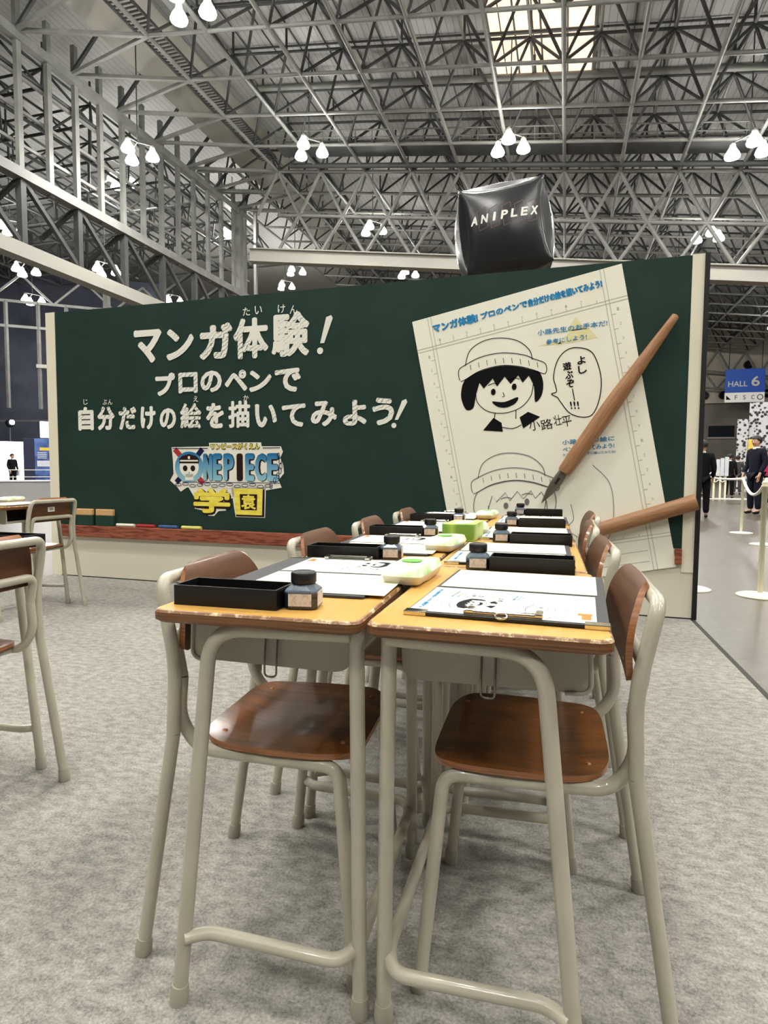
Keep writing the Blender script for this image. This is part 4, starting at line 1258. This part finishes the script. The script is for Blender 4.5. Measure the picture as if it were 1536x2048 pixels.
def make_carton(label):
    t = empty('tissue_carton', Matrix.Identity(4)); tag(t, label, 'tissue box')
    MB().box(-.053, .053, -.100, .100, 0, .056, .0015).build('carton', 'carton', t)
    MB().prism([(.030 * math.cos(a * PI / 12), .075 * math.sin(a * PI / 12)) for a in range(24)], .0562, .0568).build('opening_film', 'wrap_white', t)
    return t

ZT = .7006
cb0, pr0, bl0, tr0, bo0 = make_clipboard('a'), make_print('a'), make_blank('a'), make_tray('a'), make_bottle('a')
used = set()
def put(proto, m_, label):
    o = proto if proto.name not in used else copy_tree(proto)
    used.add(proto.name); o['label'] = label; o.matrix_world = m_
    return o
# right column: clip edge towards the camera
RC = [(.050, .058, .0), (.024, .635, .0), (.046, 1.232, .0), (.050, 1.882, .0)]
nth = lambda k: ORD[k]
for k, (x, y, r) in enumerate(RC):
    w = (r - .055 if k == 0 else r)
    base = TR(x, y + (.016 if k == 0 else 0), ZT, w)
    put(cb0, base, '%s charcoal clipboard along the right-hand desks%s' % (nth(k), ', metal clip facing the camera' if k == 0 else ''))
    if k in (0, 1):
        put(pr0, base @ TR(.004, .010, .0058), '%s printed worksheet with blue title on the right-hand desks' % nth(k) if k else 'nearest printed worksheet with blue title under the chrome clip at front right')
    else:
        put(pr0, base @ TR(.004, .010, .0058), '%s printed worksheet on the right-hand desks, mostly hidden by its tray' % nth(k))
    put(bl0, base @ TR(.008, .232, .0060), '%s ivory drawing sheet on the right-hand clipboards' % nth(k))
    put(tr0, TR((.142, .156, .153, .156)[k], (.552, 1.105, 1.745, 2.455)[k], ZT, (-.02, -.02, 0, 0)[k]), '%s black pen tray on the right-hand desks' % nth(k))
    put(bo0, TR((.112, .124, .122, .128)[k], (.585, 1.178, 1.822, 2.535)[k], ZT, (.1, .1, .05, 0)[k]), '%s ink bottle on the right-hand desks, left of its black tray' % nth(k))
# left column: the clip edge away from the camera (turned round)
LC = [(-.030, .618), (-.036, 1.205), (-.040, 1.845), (-.045, 2.51)]
for k, (x, y) in enumerate(LC):
    base = TR(x - (.03 if k == 0 else .02), y, ZT, PI + (.03, .03, .02, 0)[k])
    put(cb0, base, '%s charcoal clipboard along the left-hand desks' % nth(k))
    put(pr0, base @ TR((-.034, .0, .004, .004)[k], .010, .0058), '%s printed worksheet on the left-hand desks, clip at its far edge' % nth(k))
    put(bl0, base @ TR((-.036, -.012, .0, .004)[k], .234, .0060), '%s ivory drawing sheet on the left-hand clipboards' % nth(k))
    put(tr0, TR((-.347, -.341, -.346, -.343)[k], (.036, .628, 1.232, 1.892)[k], ZT, (.01, .03, .02, 0)[k]), '%s black pen tray on the left-hand desks' % nth(k))
    put(bo0, TR((-.127, -.127, -.135, -.125)[k], (.082, .692, 1.290, 1.955)[k], ZT, (.15, .12, .1, .0)[k]), '%s ink bottle on the left-hand desks, right of its black tray' % nth(k))
wp0 = make_wipes('green and white wet wipe pack nearest the camera, across the desk seam')
wp0.matrix_world = TR(-.004, .392, ZT, -.07)
for (x, y, r, l_) in ((-.020, .925, -.10, 'green and white wet wipe pack in front of the green tissue carton'), (.012, 1.46, .15, 'pale wet wipe pack right behind the green tissue carton'), (-.018, 2.20, -.1, 'farthest wet wipe pack, near the giant worksheet')):
    o = copy_tree(wp0); o.matrix_world = TR(x, y, ZT, r); o['label'] = l_
tc_ = make_carton('light green tissue carton standing on the seam of the central desks')
tc_.matrix_world = TR(-.010, 1.243, ZT, -.06)
# left groups
base = TR(-1.545, .16, ZT)
put(cb0, base, 'dark clipboard on the desk cut off by the left picture edge')
put(tr0, TR(-1.40, .585, ZT), 'black pen tray on the desk at the left picture edge')
base = TR(-3.25, 2.15, ZT)
put(cb0, base, 'clipboard with white sheets before the left end of the board')
put(pr0, base @ TR(.004, .010, .0058), 'printed worksheet on the desk before the left end of the board')
put(bl0, base @ TR(.008, .232, .0060), 'white drawing sheet on the desk before the left end of the board')
o = copy_tree(wp0); o.matrix_world = TR(-3.30, 2.56, ZT, .2); o['label'] = 'pale wet wipe pack on the desk before the left end of the board'

# ------------------------------------------------------------------ high-bay lamp clusters
def make_cluster():
    t = empty('high_bay_lamp_cluster', Matrix.Identity(4))
    tag(t, 'x', 'ceiling lamp')
    MB().tube([(-.62, .36, .70), (0, 0, .80), (.62, .36, .70)], .035, 6).tube([(0, 0, .80), (0, -.72, .70)], .035, 6).build('hanger_bracket', 'steel_dark', t)
    MB().tube([(0, 0, 0), (0, 0, 1)], .03, 6).build('drop_rod', 'steel_dark', t).location = (0, 0, .78)
    for (x, y) in ((-.62, .36), (.62, .36), (0, -.72)):
        l_ = MB().lathe([(.0, .0), (.20, .0), (.30, .03)], 18, center=(x, y, 0)).lathe([(.3001, .03), (.33, .10), (.28, .24), (.18, .40), (.125, .50)], 18, mi=1, center=(x, y, 0)).build('glowing_bell', ['lamp_glow', 'lamp_side'], t)
        MB().lathe([(.126, .50), (.135, .52), (.13, .62), (.06, .68), (.03, .72), (0, .72)], 14, center=(x, y, 0)).build('lamp_cap', 'lamp_shell', l_)
    return t
cl0 = make_cluster()
LG = []
vis = [(-13.62, 31.71, 'nearest lit lamp cluster left of the black balloon, under the roof frame'), (-2.98, 31.5, 'lit lamp cluster right above the black balloon cube'),
       (7.56, 32.04, 'lit lamp cluster at the right picture edge, high above the board post'), (-13.89, 21.03, 'lamp cluster cut off by the top picture edge'),
       (-24.66, 32.0, 'brightest lamp cluster seen through the left lattice girder'), (-28.83, 35.58, 'lamp cluster just below the brightest one behind the left lattice girder'),
       (-25.45, 44.19, 'lamp cluster near the corner where left girder and end girder meet'), (-13.59, 42.98, 'lamp cluster behind the end girder, left of the black balloon'),
       (8.06, 42.76, 'lamp cluster behind the end girder, above the right board post'), (-24.64, 54.03, 'distant lamp cluster just above the middle of the board top'),
       (-13.64, 53.29, 'distant lamp cluster just above the board top, left under the balloon'), (-28.22, 59.42, 'distant lamp cluster low behind the column, touching the board top')]
for X, D, l_ in vis:
    k = .86 if -25 < X < -24.65 else 1.0
    LG.append((H(X * k, D * k, (15.6 - .124 * X - .35) * k), l_))
for X, D, h, l_ in ((-37.3 * .83, 43.96 * .83, 16.62 * .83, 'lamp cluster below the left bottom beam, toward the board'), (-46.97 * .8, 45.22 * .8, 17.82 * .8, 'lamp cluster below the left bottom beam, at the left picture edge'),
                    (-59.0 * .75, 57.71 * .75, 19.32 * .75, 'small lamp cluster low over the left aisle'), (-37.4, 53.33, 16.64, 'small lamp cluster just over the left part of the board top'),
                    (-37.13, 34.62, 16.6, 'lamp cluster at the left picture edge behind the lattice girder')):
    LG.append((H(X, D, h - .3), l_))
for (X, D) in [(-13.7, 10.4), (-3, 10.4), (7.6, 10.4), (-13.7, -.2), (-3, -.2), (7.6, -.2), (-13.7, -11), (-3, -11), (7.6, -11), (-3, 19), (7.6, 19), (18.2, 21), (18.2, 10.4), (18.2, -.2), (-20.5, 10.4), (18.2, 42.6), (-3, 53.3), (8, 53.5), (-20.5, 17.0), (18.2, 64), (-3, 68)]:
    LG.append((H(X, D, 15.3 - .124 * X), 'lamp cluster of the hall roof hidden from view or beyond the picture edge'))
for k, (p, l_) in enumerate(LG):
    o = cl0 if k == 0 else copy_tree(cl0)
    o.matrix_world = Matrix.Translation(p) @ Matrix.Rotation(-TH, 4, 'Z'); o['label'] = l_
    hx = (p - CAM).dot(HR)
    top = CAM.z + (roofh(hx) if hx > -19.5 else 19.42 - .82 * (-19.5 - hx) / 55.5) + 3.5
    for c_ in kids(o):
        if c_.name.startswith('drop_rod'): c_.scale = (1, 1, top - p.z - .78); o['group'] = 'high-bay lamp clusters'

# ------------------------------------------------------------------ black inflatable cube behind the board
def make_balloon():
    D0 = 12.0
    c = H(-1.30, D0 + .85, 0)
    ctr_ = Vector((c.x, c.y, CAM.z + 4.62))
    S = .80
    t = empty('inflatable_cube', Matrix.Translation(ctr_) @ Matrix.Rotation(math.radians(6), 4, 'Z') @ Matrix.Rotation(math.radians(-7.5), 4, 'Y'))
    tag(t, 'black inflatable cube with white lettering floating above the board top', 'balloon')
    n = 20
    mb = MB()
    def face(ax, sg):
        vs = []
        for i in range(n + 1):
            for j in range(n + 1):
                u, v = -1 + 2 * i / n, -1 + 2 * j / n
                bulge = (1 - u * u) * (1 - v * v)
                pin = 1 - .075 * ((1 - u * u) * abs(v) ** 6 + (1 - v * v) * abs(u) ** 6) * .6
                q = [0, 0, 0]
                q[ax] = sg * (S * (1 - .07 * (1 - (1 - u * u) * 0 - 1 * 0) * 0) + .17 * bulge ** .9)
                b_, c_ = [k for k in range(3) if k != ax]
                # edges of the cushion bow inwards
                q[b_] = u * S * (1 - .10 * (1 - v * v) * abs(u) ** 8); q[c_] = v * S * (1 - .10 * (1 - u * u) * abs(v) ** 8)
                if max(abs(u), abs(v)) > .999:
                    if abs(u) > .999: q[ax] *= 1 - .10 * (1 - v * v)
                    else: q[ax] *= 1 - .10 * (1 - u * u)
                vs.append(q)
        f = []
        for i in range(n):
            for j in range(n):
                a = i * (n + 1) + j
                g = [a, a + n + 1, a + n + 2, a + 1]
                f.append(g if sg > 0 else g[::-1])
        mb.add(vs, f, 0, True)
    for ax in range(3):
        for sg in (1, -1): face(ax, sg)
    o = mb.build('vinyl_body', 'balloon', t)
    bm = bmesh.new(); bm.from_mesh(o.data); bmesh.ops.remove_doubles(bm, verts=bm.verts, dist=.004); bmesh.ops.recalc_face_normals(bm, faces=bm.faces); bm.to_mesh(o.data); bm.free()
    def on(face_, nm, x0, x1, z0, h, red):
        tx = MB(); 
        if red:
            for (a, b) in red: tx.ribbon([a, b], .012, 0)
        else:
            for k, ch_ in enumerate('ANIPLEX'):
                w = (x1 - x0) / 7
                letter(tx, ch_, (x0 + k * w + w * (.32 if ch_ == 'I' else .12), z0), (x0 + (k + 1) * w - w * (.42 if ch_ == 'I' else .2), z0), h, bold=.05, shear=.22)
        for i, v in enumerate(tx.v):
            u, w = v.x / S, v.y / S
            bl = max(0, (1 - u * u) * (1 - w * w)) ** .9
            dd = S + .17 * bl + (.006 if red else .009)
            tx.v[i] = Vector((v.x, -dd, v.y)) if face_ == 'front' else Vector((dd, v.x, v.y))
        tx.build(nm, 'balloon_red' if red else 'balloon_text', t)
    red = []
    for x in (-.42, -.2, .03, .26, .48):
        red += [((x - .07, .30), (x + .09, .36)), ((x + .09, .36), (x + .09, -.02)), ((x + .09, -.02), (x - .07, -.06)), ((x - .07, -.06), (x - .07, .30))]
    for fc in ('front', 'side'):
        on(fc, 'red_outline_mark', 0, 0, 0, 0, red)
        on(fc, 'white_lettering', -.66, .62, .06, .16, None)
    pts = [(0, 0, -S - .1), (.0, .1, -ctr_.z - .0)]
    MB().tube(pts, .03, 10).build('support_mast', 'steel_dark', t).matrix_basis = Matrix.Rotation(math.radians(7.5), 4, 'Y')
    return t
make_balloon()

# ------------------------------------------------------------------ people
def skin_mesh(name, verts, edges, mats, parent, sub=1, root=0):
    me = bpy.data.meshes.new(name)
    me.from_pydata([v[:3] for v in verts], edges, [])
    o = bpy.data.objects.new(name, me); COL.objects.link(o)
    md = o.modifiers.new('skin', 'SKIN'); md.use_smooth_shade = True
    lay = me.skin_vertices[0].data
    for i, v in enumerate(verts):
        r = v[3]
        lay[i].radius = r if isinstance(r, tuple) else (r, r)
        lay[i].use_root = (i == root)
    sb = o.modifiers.new('sub', 'SUBSURF'); sb.levels = sub; sb.render_levels = sub
    dg = bpy.context.evaluated_depsgraph_get()
    new = bpy.data.meshes.new_from_object(o.evaluated_get(dg))
    o.modifiers.clear()
    old = o.data; o.data = new; bpy.data.meshes.remove(old)
    new.name = name
    new.materials.clear(); new.materials.append(M[mats])
    for p in new.polygons: p.use_smooth = True
    o.parent = parent
    return o
def person(x, y, rz, h, label, jacket='suit', trousers='suit', hair='hair', arms=((.0, -.10), (.0, -.10)), bag=None, group=None):
    s = h / 1.74
    t = empty('person', Matrix.Translation((x, y, -.010)) @ Matrix.Rotation(rz, 4, 'Z') @ Matrix.Scale(s, 4))
    tag(t, label, 'person', group)
    V = []; E_ = []
    def add(p, r, par=None):
        V.append((p[0], p[1], p[2], r))
        if par is not None: E_.append((par, len(V) - 1))
        return len(V) - 1
    pel = add((0, 0, .95), (.13, .10))
    sp = add((0, .01, 1.15), (.10, .075), pel)
    ch_ = add((0, .01, 1.34), (.115, .075), sp)
    nb = add((0, .015, 1.455), (.052, .050), ch_)
    nk = add((0, .0, 1.52), .050, nb)
    h1 = add((0, -.015, 1.585), (.070, .080), nk)
    h2 = add((0, -.005, 1.66), (.080, .094), h1)
    add((0, .0, 1.715), (.050, .060), h2)
    add((0, -.115, 1.605), .011, h1)
    for sx in (-1, 1): add((sx * .085, .005, 1.62), (.012, .022), h1)
    J = []
    for sx, (ex_, wy) in zip((-1, 1), arms):
        sh = add((sx * .185, .015, 1.40), .050, ch_)
        el = add((sx * (.235), .03, 1.13), .042, sh)
        wr = add((sx * (.225 - ex_), wy, .90), .027, el)
        pm = add((sx * (.222 - ex_), wy - .025, .835), (.020, .038), wr)
        J.append((sh, el, wr))
        for k, (fy, L_) in enumerate(((-.028, .075), (-.010, .085), (.008, .08), (.025, .062))):
            a = add((sx * (.222 - ex_), wy - .03 + fy, .795), .009, pm)
            add((sx * (.212 - ex_), wy - .035 + fy, .795 - L_), .008, a)
        a = add((sx * (.20 - ex_), wy - .065, .84), .010, pm); add((sx * (.195 - ex_), wy - .082, .80), .009, a)
    for sx in (-1, 1):
        hp = add((sx * .09, .0, .90), (.09, .09), pel)
        kn = add((sx * .10, -.015, .50), .056, hp)
        an = add((sx * .105, .02, .09), .038, kn)
        add((sx * .115, -.13, .035), (.036, .028), an)
    skin_mesh('body', V, E_, 'skin', t)
    # jacket
    V2 = []; E2 = []
    def a2(p, r, par=None):
        V2.append((p[0], p[1], p[2], r))
        if par is not None: E2.append((par, len(V2) - 1))
        return len(V2) - 1
    c0 = a2((0, .01, 1.33), (.185, .135)); b0 = a2((0, .01, 1.14), (.150, .118), c0); b1 = a2((0, .005, .95), (.168, .125), b0); a2((0, .005, .82), (.176, .130), b1)
    a2((0, .018, 1.47), (.080, .076), c0)
    for sx, (ex_, wy) in zip((-1, 1), arms):
        sh = a2((sx * .185, .015, 1.405), .076, c0); el = a2((sx * .238, .03, 1.13), .060, sh); a2((sx * (.226 - ex_), wy + .005, .915), .045, el)
    skin_mesh('jacket', V2, E2, jacket, t)
    V3 = []; E3 = []
    V3.append((0, 0, .96, (.148, .112)))
    for sx in (-1, 1):
        V3.append((sx * .092, 0, .87, (.098, .100))); i = len(V3) - 1; E3.append((0, i))
        V3.append((sx * .102, -.012, .50, .080)); E3.append((i, i + 1))
        V3.append((sx * .106, .012, .09, .066)); E3.append((i + 1, i + 2))
    skin_mesh('trousers', V3, E3, trousers, t)
    for sx in (-1, 1):
        V4 = [(sx * .106, .05, .045, (.042, .045)), (sx * .110, -.03, .045, (.046, .045)), (sx * .118, -.14, .032, (.042, .032))]
        skin_mesh('shoe', V4, [(0, 1), (1, 2)], 'shoe', t)
    hm = MB()
    n, m_ = 18, 9
    pts = []
    for i in range(m_ + 1):
        ph = PI * .62 * i / m_
        for k in range(n):
            a = 2 * PI * k / n
            yy = math.sin(a)
            lim = 1.0 if yy > -.2 else .62 + .1 * (1 + yy)
            p_ = ph * lim
            pts.append((.100 * math.sin(p_) * math.cos(a), .005 + .118 * math.sin(p_) * math.sin(a), 1.645 + .122 * math.cos(p_)))
    hm.add(pts, [[i * n + k, (i + 1) * n + k, (i + 1) * n + (k + 1) % n, i * n + (k + 1) % n] for i in range(m_) for k in range(n)], 0, True)
    hm.build('hair', hair, t)
    ey = MB()
    for sx in (-1, 1): ey.lathe([(.012, 0), (.008, .006), (0, .008)], 10, center=(sx * .034, -.089, 1.632), axis=(0, -1, 0))
    ey.build('eyes', 'hair', t)
    MB().ribbon([(-.022, 0), (.022, 0)], .007, 0).build('mouth', 'logo_red', t).matrix_basis = Matrix.Translation((0, -.095, 1.562)) @ Matrix.Rotation(PI / 2, 4, 'X')
    cl_ = MB().lathe([(.070, 1.455), (.062, 1.495), (.058, 1.505)], 16); cl_.build('shirt_collar', 'white_shirt', t)
    if bag:
        MB().box(.20, .31, -.16, .14, .62, .95, .03).build('shoulder_bag', bag, t)
    return t
person(4.918, 15.196, math.radians(-62), 1.80, 'person in a dark navy suit standing side-on behind the ivory rope posts')
person(6.887, 25.0, math.radians(150), 1.66, 'person in black beside the end of the white queue boards', 'dark_cloth', 'dark_cloth')
person(8.35, 29.5, math.radians(160), 1.72, 'person in grey clothes just behind the person in black', 'grey_cloth', 'grey_cloth')
person(3.40, 13.4, math.radians(170), 1.62, 'person in a long black coat half hidden by the right board edge', 'dark_cloth', 'dark_cloth')
person(6.30, 18.9, math.radians(20), 1.62, 'person in magenta clothes at the right picture edge', 'pink_cloth', 'dark_cloth')
person(6.05, 24.6, math.radians(100), 1.66, 'person in dark clothes behind the white queue boards', 'dark_cloth', 'grey_cloth')
person(6.4, 27.6, math.radians(120), 1.70, 'person at the left of the far queue, near the board edge', 'grey_cloth', 'dark_cloth')
person(-25.9, 24.5, math.radians(80), 1.70, 'dark figure holding a white bag before the bright left screen', 'dark_cloth', 'dark_cloth', bag='panel_white')

# ------------------------------------------------------------------ right-hand aisle
def make_post():
    t = empty('rope_post', Matrix.Identity(4)); tag(t, 'x', 'rope post', 'ivory rope posts')
    MB().lathe([(.165, 0), (.168, .006), (.15, .014), (.05, .022), (.022, .030), (.0, .03)], 28).build('base_plate', 'post_white', t)
    MB().lathe([(.019, .02), (.019, .83), (.026, .835), (.026, .85), (.019, .856), (.023, .868), (.015, .885), (0, .888)], 16).build('pole', 'post_white', t)
    return t
p0 = make_post()
PP = [(1.862, 4.385, 'large ivory rope post at the right picture edge, nearest the camera'), (3.233, 9.934, 'ivory rope post standing on the concrete before the suited person'), (1.392, 4.55, 'ivory rope post whose base peeks out behind the board edge'), (3.046, 8.255, 'ivory rope post with only its base edge showing at the right')]
for k, (x, y, l_) in enumerate(PP):
    o = p0 if k == 0 else copy_tree(p0)
    o.matrix_world = TR(x, y, -.010); o['label'] = l_
def rope(a, b, sag, r, label):
    a = Vector(a); b = Vector(b)
    P = [a.lerp(b, k / 16) - Vector((0, 0, sag * 4 * (k / 16) * (1 - k / 16))) for k in range(17)]
    return tag(MB().tube(P, r, 8).build('barrier_rope', 'rope_white'), label, 'rope', 'white barrier ropes')
rope((3.233, 9.934, .845), (3.046, 8.255, .845), .22, .022, 'white rope sagging right from the post before the suited person')
rope((3.233, 9.934, .845), (5.5, 22.4, .86), .05, .022, 'white rope running back from the ivory post to the queue boards')
rope((1.862, 4.385, .845), (3.046, 8.255, .845), .18, .020, 'white rope between the nearest post and the one behind')
q_ = empty('queue_barrier', TR(5.5, 22.7, -.010)); tag(q_, 'white queue barrier of short posts with hanging boards and chains', 'barrier')
for k in range(5):
    x = (.0, .12, .32, .52, .68)[k]; y = (-.3, .0, .0, .0, .0)[k]
    MB().lathe([(.035, 0), (.035, 1.16), (.0, 1.18)], 12, center=(x, y, 0)).build('post', 'post_white', q_)
for k in range(3):
    x = .36 + k * .13
    MB().box(x, x + .12, -.06 - .02 * k, -.04 - .02 * k, .85, 1.42 + .04 * k, .004).build('hanging_board', 'panel_white', q_)
MB().box(-.1, 1.5, -.16, -.12, .03, .09, .01).build('bottom_rail', 'rope_white', q_)
for k in range(2):
    P = [(0 + .68 * i / 24, .0 - .05, (.72 if k else .98) - .08 * abs(math.sin(i / 24 * PI * 3))) for i in range(25)]
    MB().tube(P, .02, 6).build('chain', 'rope_white', q_)

# hall sign on the far wall
hs = empty('hall_sign', Matrix.Translation(H(19.65, 81.0, 9.6)) @ Matrix.Rotation(-TH, 4, 'Z') @ Matrix.Rotation(PI / 2, 4, 'X'))
tag(hs, 'blue hanging sign reading HALL 6 with white strip of symbols', 'sign')
MB().box(-2.05, 2.05, -.25, 2.45, -.08, .08).build('blue_panel', 'sign_blue', hs)
MB().box(-2.05, 2.05, -1.35, -.25, -.08, .08).build('white_strip', 'sign_white', hs)
w = MB(); letter(w, 'HALL', (-1.75, .45), (.25, .45), .62, bold=.02, z=.09); letter(w, '6', (.65, .45), (1.5, .45), 1.15, bold=.03, z=.09)
w.build('white_lettering', 'logo_white', hs)
w = MB(); w.poly([(-1.9, -1.05), (-1.4, -1.05), (-1.9, -.55)], .09)
w.build('symbol', 'print_black', hs)
for ch_, xa, xb in (('F', -1.0, -.75), ('S', -.15, .12), ('C', .7, 1.0)):
    w = MB(); letter(w, ch_, (xa, -1.05), (xb, -1.05), .5, z=.09); w.build('symbol', 'print_black', hs)
w = MB(); w.ribbon([(1.6 + .28 * math.cos(a * PI / 10), -.8 + .28 * math.sin(a * PI / 10)) for a in range(20)], .08, .09, True)
w.build('symbol', 'print_black', hs)
for x in (-1.7, 1.7): MB().tube([(x, 2.4, 0), (x, 8.2, 0)], .05, 6).build('hanger', 'steel_dark', hs)
# round ventilation nozzles and a window band on the far wall
for k, (X, hh) in enumerate(((16.3, 9.6), (18.4, 9.6), (23.2, 9.7), (21.0, 13.2))):
    o = MB().lathe([(.5, 0), (.5, .35), (.40, .40), (.34, .2), (.0, .15)], 18, axis=(HA.x * -1, HA.y * -1, 0)).build('air_nozzle', 'board_black')
    o.location = H(X * 1.0, 85.58, hh)
    tag(o, ['dark round air nozzle on the far wall, left of two beside the board edge', 'dark round air nozzle on the far wall, just left of the blue sign', 'dark round air nozzle on the far wall, right of the blue sign', 'dark round air nozzle on the far wall above the blue sign'][k], 'air nozzle', 'air nozzles')
wn = empty('window_2', loc=H(18.6, 85.9, 4.1)); tag(wn, 'dark control-room window low on the far wall', 'window', kind='structure')
wi = Matrix.Translation(-H(18.6, 85.9, 4.1))
mb = MB(); mb.add([wi @ H(17.0, 85.85, 4.5), wi @ H(19.9, 85.85, 4.5), wi @ H(19.9, 85.85, 5.9), wi @ H(17.0, 85.85, 5.9)], [[0, 1, 2, 3]]); mb.build('pane', 'window_dark', wn)
mb = MB(); mb.add([wi @ H(16.9, 85.8, 4.3), wi @ H(20.0, 85.8, 4.3), wi @ H(20.0, 85.8, 4.5), wi @ H(16.9, 85.8, 4.5)], [[0, 1, 2, 3]]); mb.build('window_sill', 'soffit', wn)

# patterned booth at the right edge
bt = empty('exhibition_booth', TR(9.75, 33.2, -.010, -.28)); tag(bt, 'tall booth with black and white patterned front and magenta sign', 'booth')
MB().box(0, 4.2, 0, .25, 0, 4.4, .02).build('patterned_front', 'booth_pattern', bt)
MB().box(-.5, 0, -.1, .35, 0, 3.6, .02).build('striped_column', 'booth_pattern', bt)
MB().box(1.2, 4.2, -.2, .1, 4.4, 5.3, .03).build('magenta_sign', 'booth_pink', bt)
MB().box(.0, .35, -.35, -.05, 2.0, 2.6, .05).build('yellow_panel', 'booth_yellow', bt)
MB().box(.6, 4.2, -1.2, -.1, 0, 1.0, .03).build('counter', 'panel_white', bt)

# ------------------------------------------------------------------ left-hand aisle
kk = empty('poster_kiosk', TR(-19.4, 19.5, -.010, .80)); tag(kk, 'blue poster kiosk on a white plinth by the left board end', 'kiosk')
MB().box(-.62, .62, -.30, .30, 0, .22, .01).build('plinth', 'panel_white', kk)
MB().box(-.55, -.18, -.25, .25, .22, 2.15, .01).build('navy_side', 'kiosk_navy', kk)
MB().box(-.18, .58, -.27, .25, .22, 2.15, .01).build('printed_front', 'kiosk_print', kk)
MB().box(-.10, .50, -.285, -.272, 1.05, 1.28, 0).build('white_band', 'panel_white', kk)
MB().box(.0, .42, -.285, -.272, 1.68, 1.80, 0).build('yellow_title', 'booth_yellow', kk)
for k in range(4): MB().box(-.08, .24, -.285, -.272, 1.58 - k * .07, 1.61 - k * .07, 0).build('text_line', 'panel_white', kk)
MB().box(.30, .48, -.285, -.272, 1.34, 1.60, 0).build('portrait_panel', 'grey_cloth', kk)
ls = empty('lit_sign', TR(-19.9, 20.6, -.010, .80)); tag(ls, 'glowing white square sign on a pole above the blue kiosk', 'sign')
MB().tube([(0, 0, 0), (0, 0, 2.3)], .04, 10).build('pole', 'steel', ls)
MB().box(-.36, .36, -.06, .06, 2.25, 2.92, .02).build('light_box', 'lit_white', ls)
sc_ = empty('bright_screen', TR(-28.6, 26.6, -.010, .82)); tag(sc_, 'large glowing white screen behind the dark figure at far left', 'screen')
MB().box(-3.2, 2.4, -.1, .1, .3, 2.45, .02).build('lit_panel', 'lit_white', sc_)
MB().box(-3.3, 2.5, -.14, .16, 0, .3, .02).build('base', 'counter_grey', sc_)
st_ = empty('stage_spotlight', TR(-29.5, 27.9, -.010, .8)); tag(st_, 'dazzling spotlight on a stand above the bright screen', 'spotlight')
MB().tube([(0, 0, 0), (0, 0, 3.5)], .04, 8).build('stand', 'steel_dark', st_)
MB().lathe([(.12, .3), (.2, .25), (.24, 0), (.2, .02), (0, .06)], 16, center=(0, 0, 3.55), axis=(.3, -1, .1)).build('housing', 'dark_cloth', st_)
MB().lathe([(0, 0), (.12, .03), (.14, .08), (0, .12)], 14, center=(0.09, -.31, 3.58), axis=(.3, -1, .1)).build('lens', 'spot', st_)
tp = empty('aisle_barrier', TR(-15.5, 15.2, -.010, .8)); tag(tp, 'thin white tape barrier on posts along the left aisle', 'barrier')
for x in (-4.2, -1.4, 1.4):
    MB().lathe([(.14, 0), (.14, .015), (.02, .03), (.02, .95), (0, .96)], 12, center=(x, 0, 0)).build('post', 'post_white', tp)
for z in (.45, .70, .92): MB().tube([(-4.2, 0, z), (-1.4, 0, z - .01), (1.4, 0, z)], .012, 6).build('tape', 'rope_white', tp)
bx = empty('white_counter', TR(-12.6, 12.0, -.010, .8)); tag(bx, 'low white counter block behind the left desk', 'counter')
MB().box(-1.2, .8, -.3, .3, 0, .62, .02).build('body', 'counter_grey', bx)
MB().box(-1.22, .82, -.32, .32, .62, .66, .01).build('top', 'panel_white', bx)
# tall frame and precast openings on the upper left
wf = empty('window_3', loc=H(-37, 42, 8)); tag(wf, 'dark framed opening in the grey wall at upper left', 'window', kind='structure')
wi = Matrix.Translation(-H(-37, 42, 8))
mb = MB(); mb.add([wi @ H(-42.1, 42.6, 5.6), wi @ H(-38.2, 45.7, 5.6), wi @ H(-38.2, 45.7, 8.6), wi @ H(-42.1, 42.6, 8.6)], [[0, 1, 2, 3]]); mb.build('pane', 'window_dark', wf)
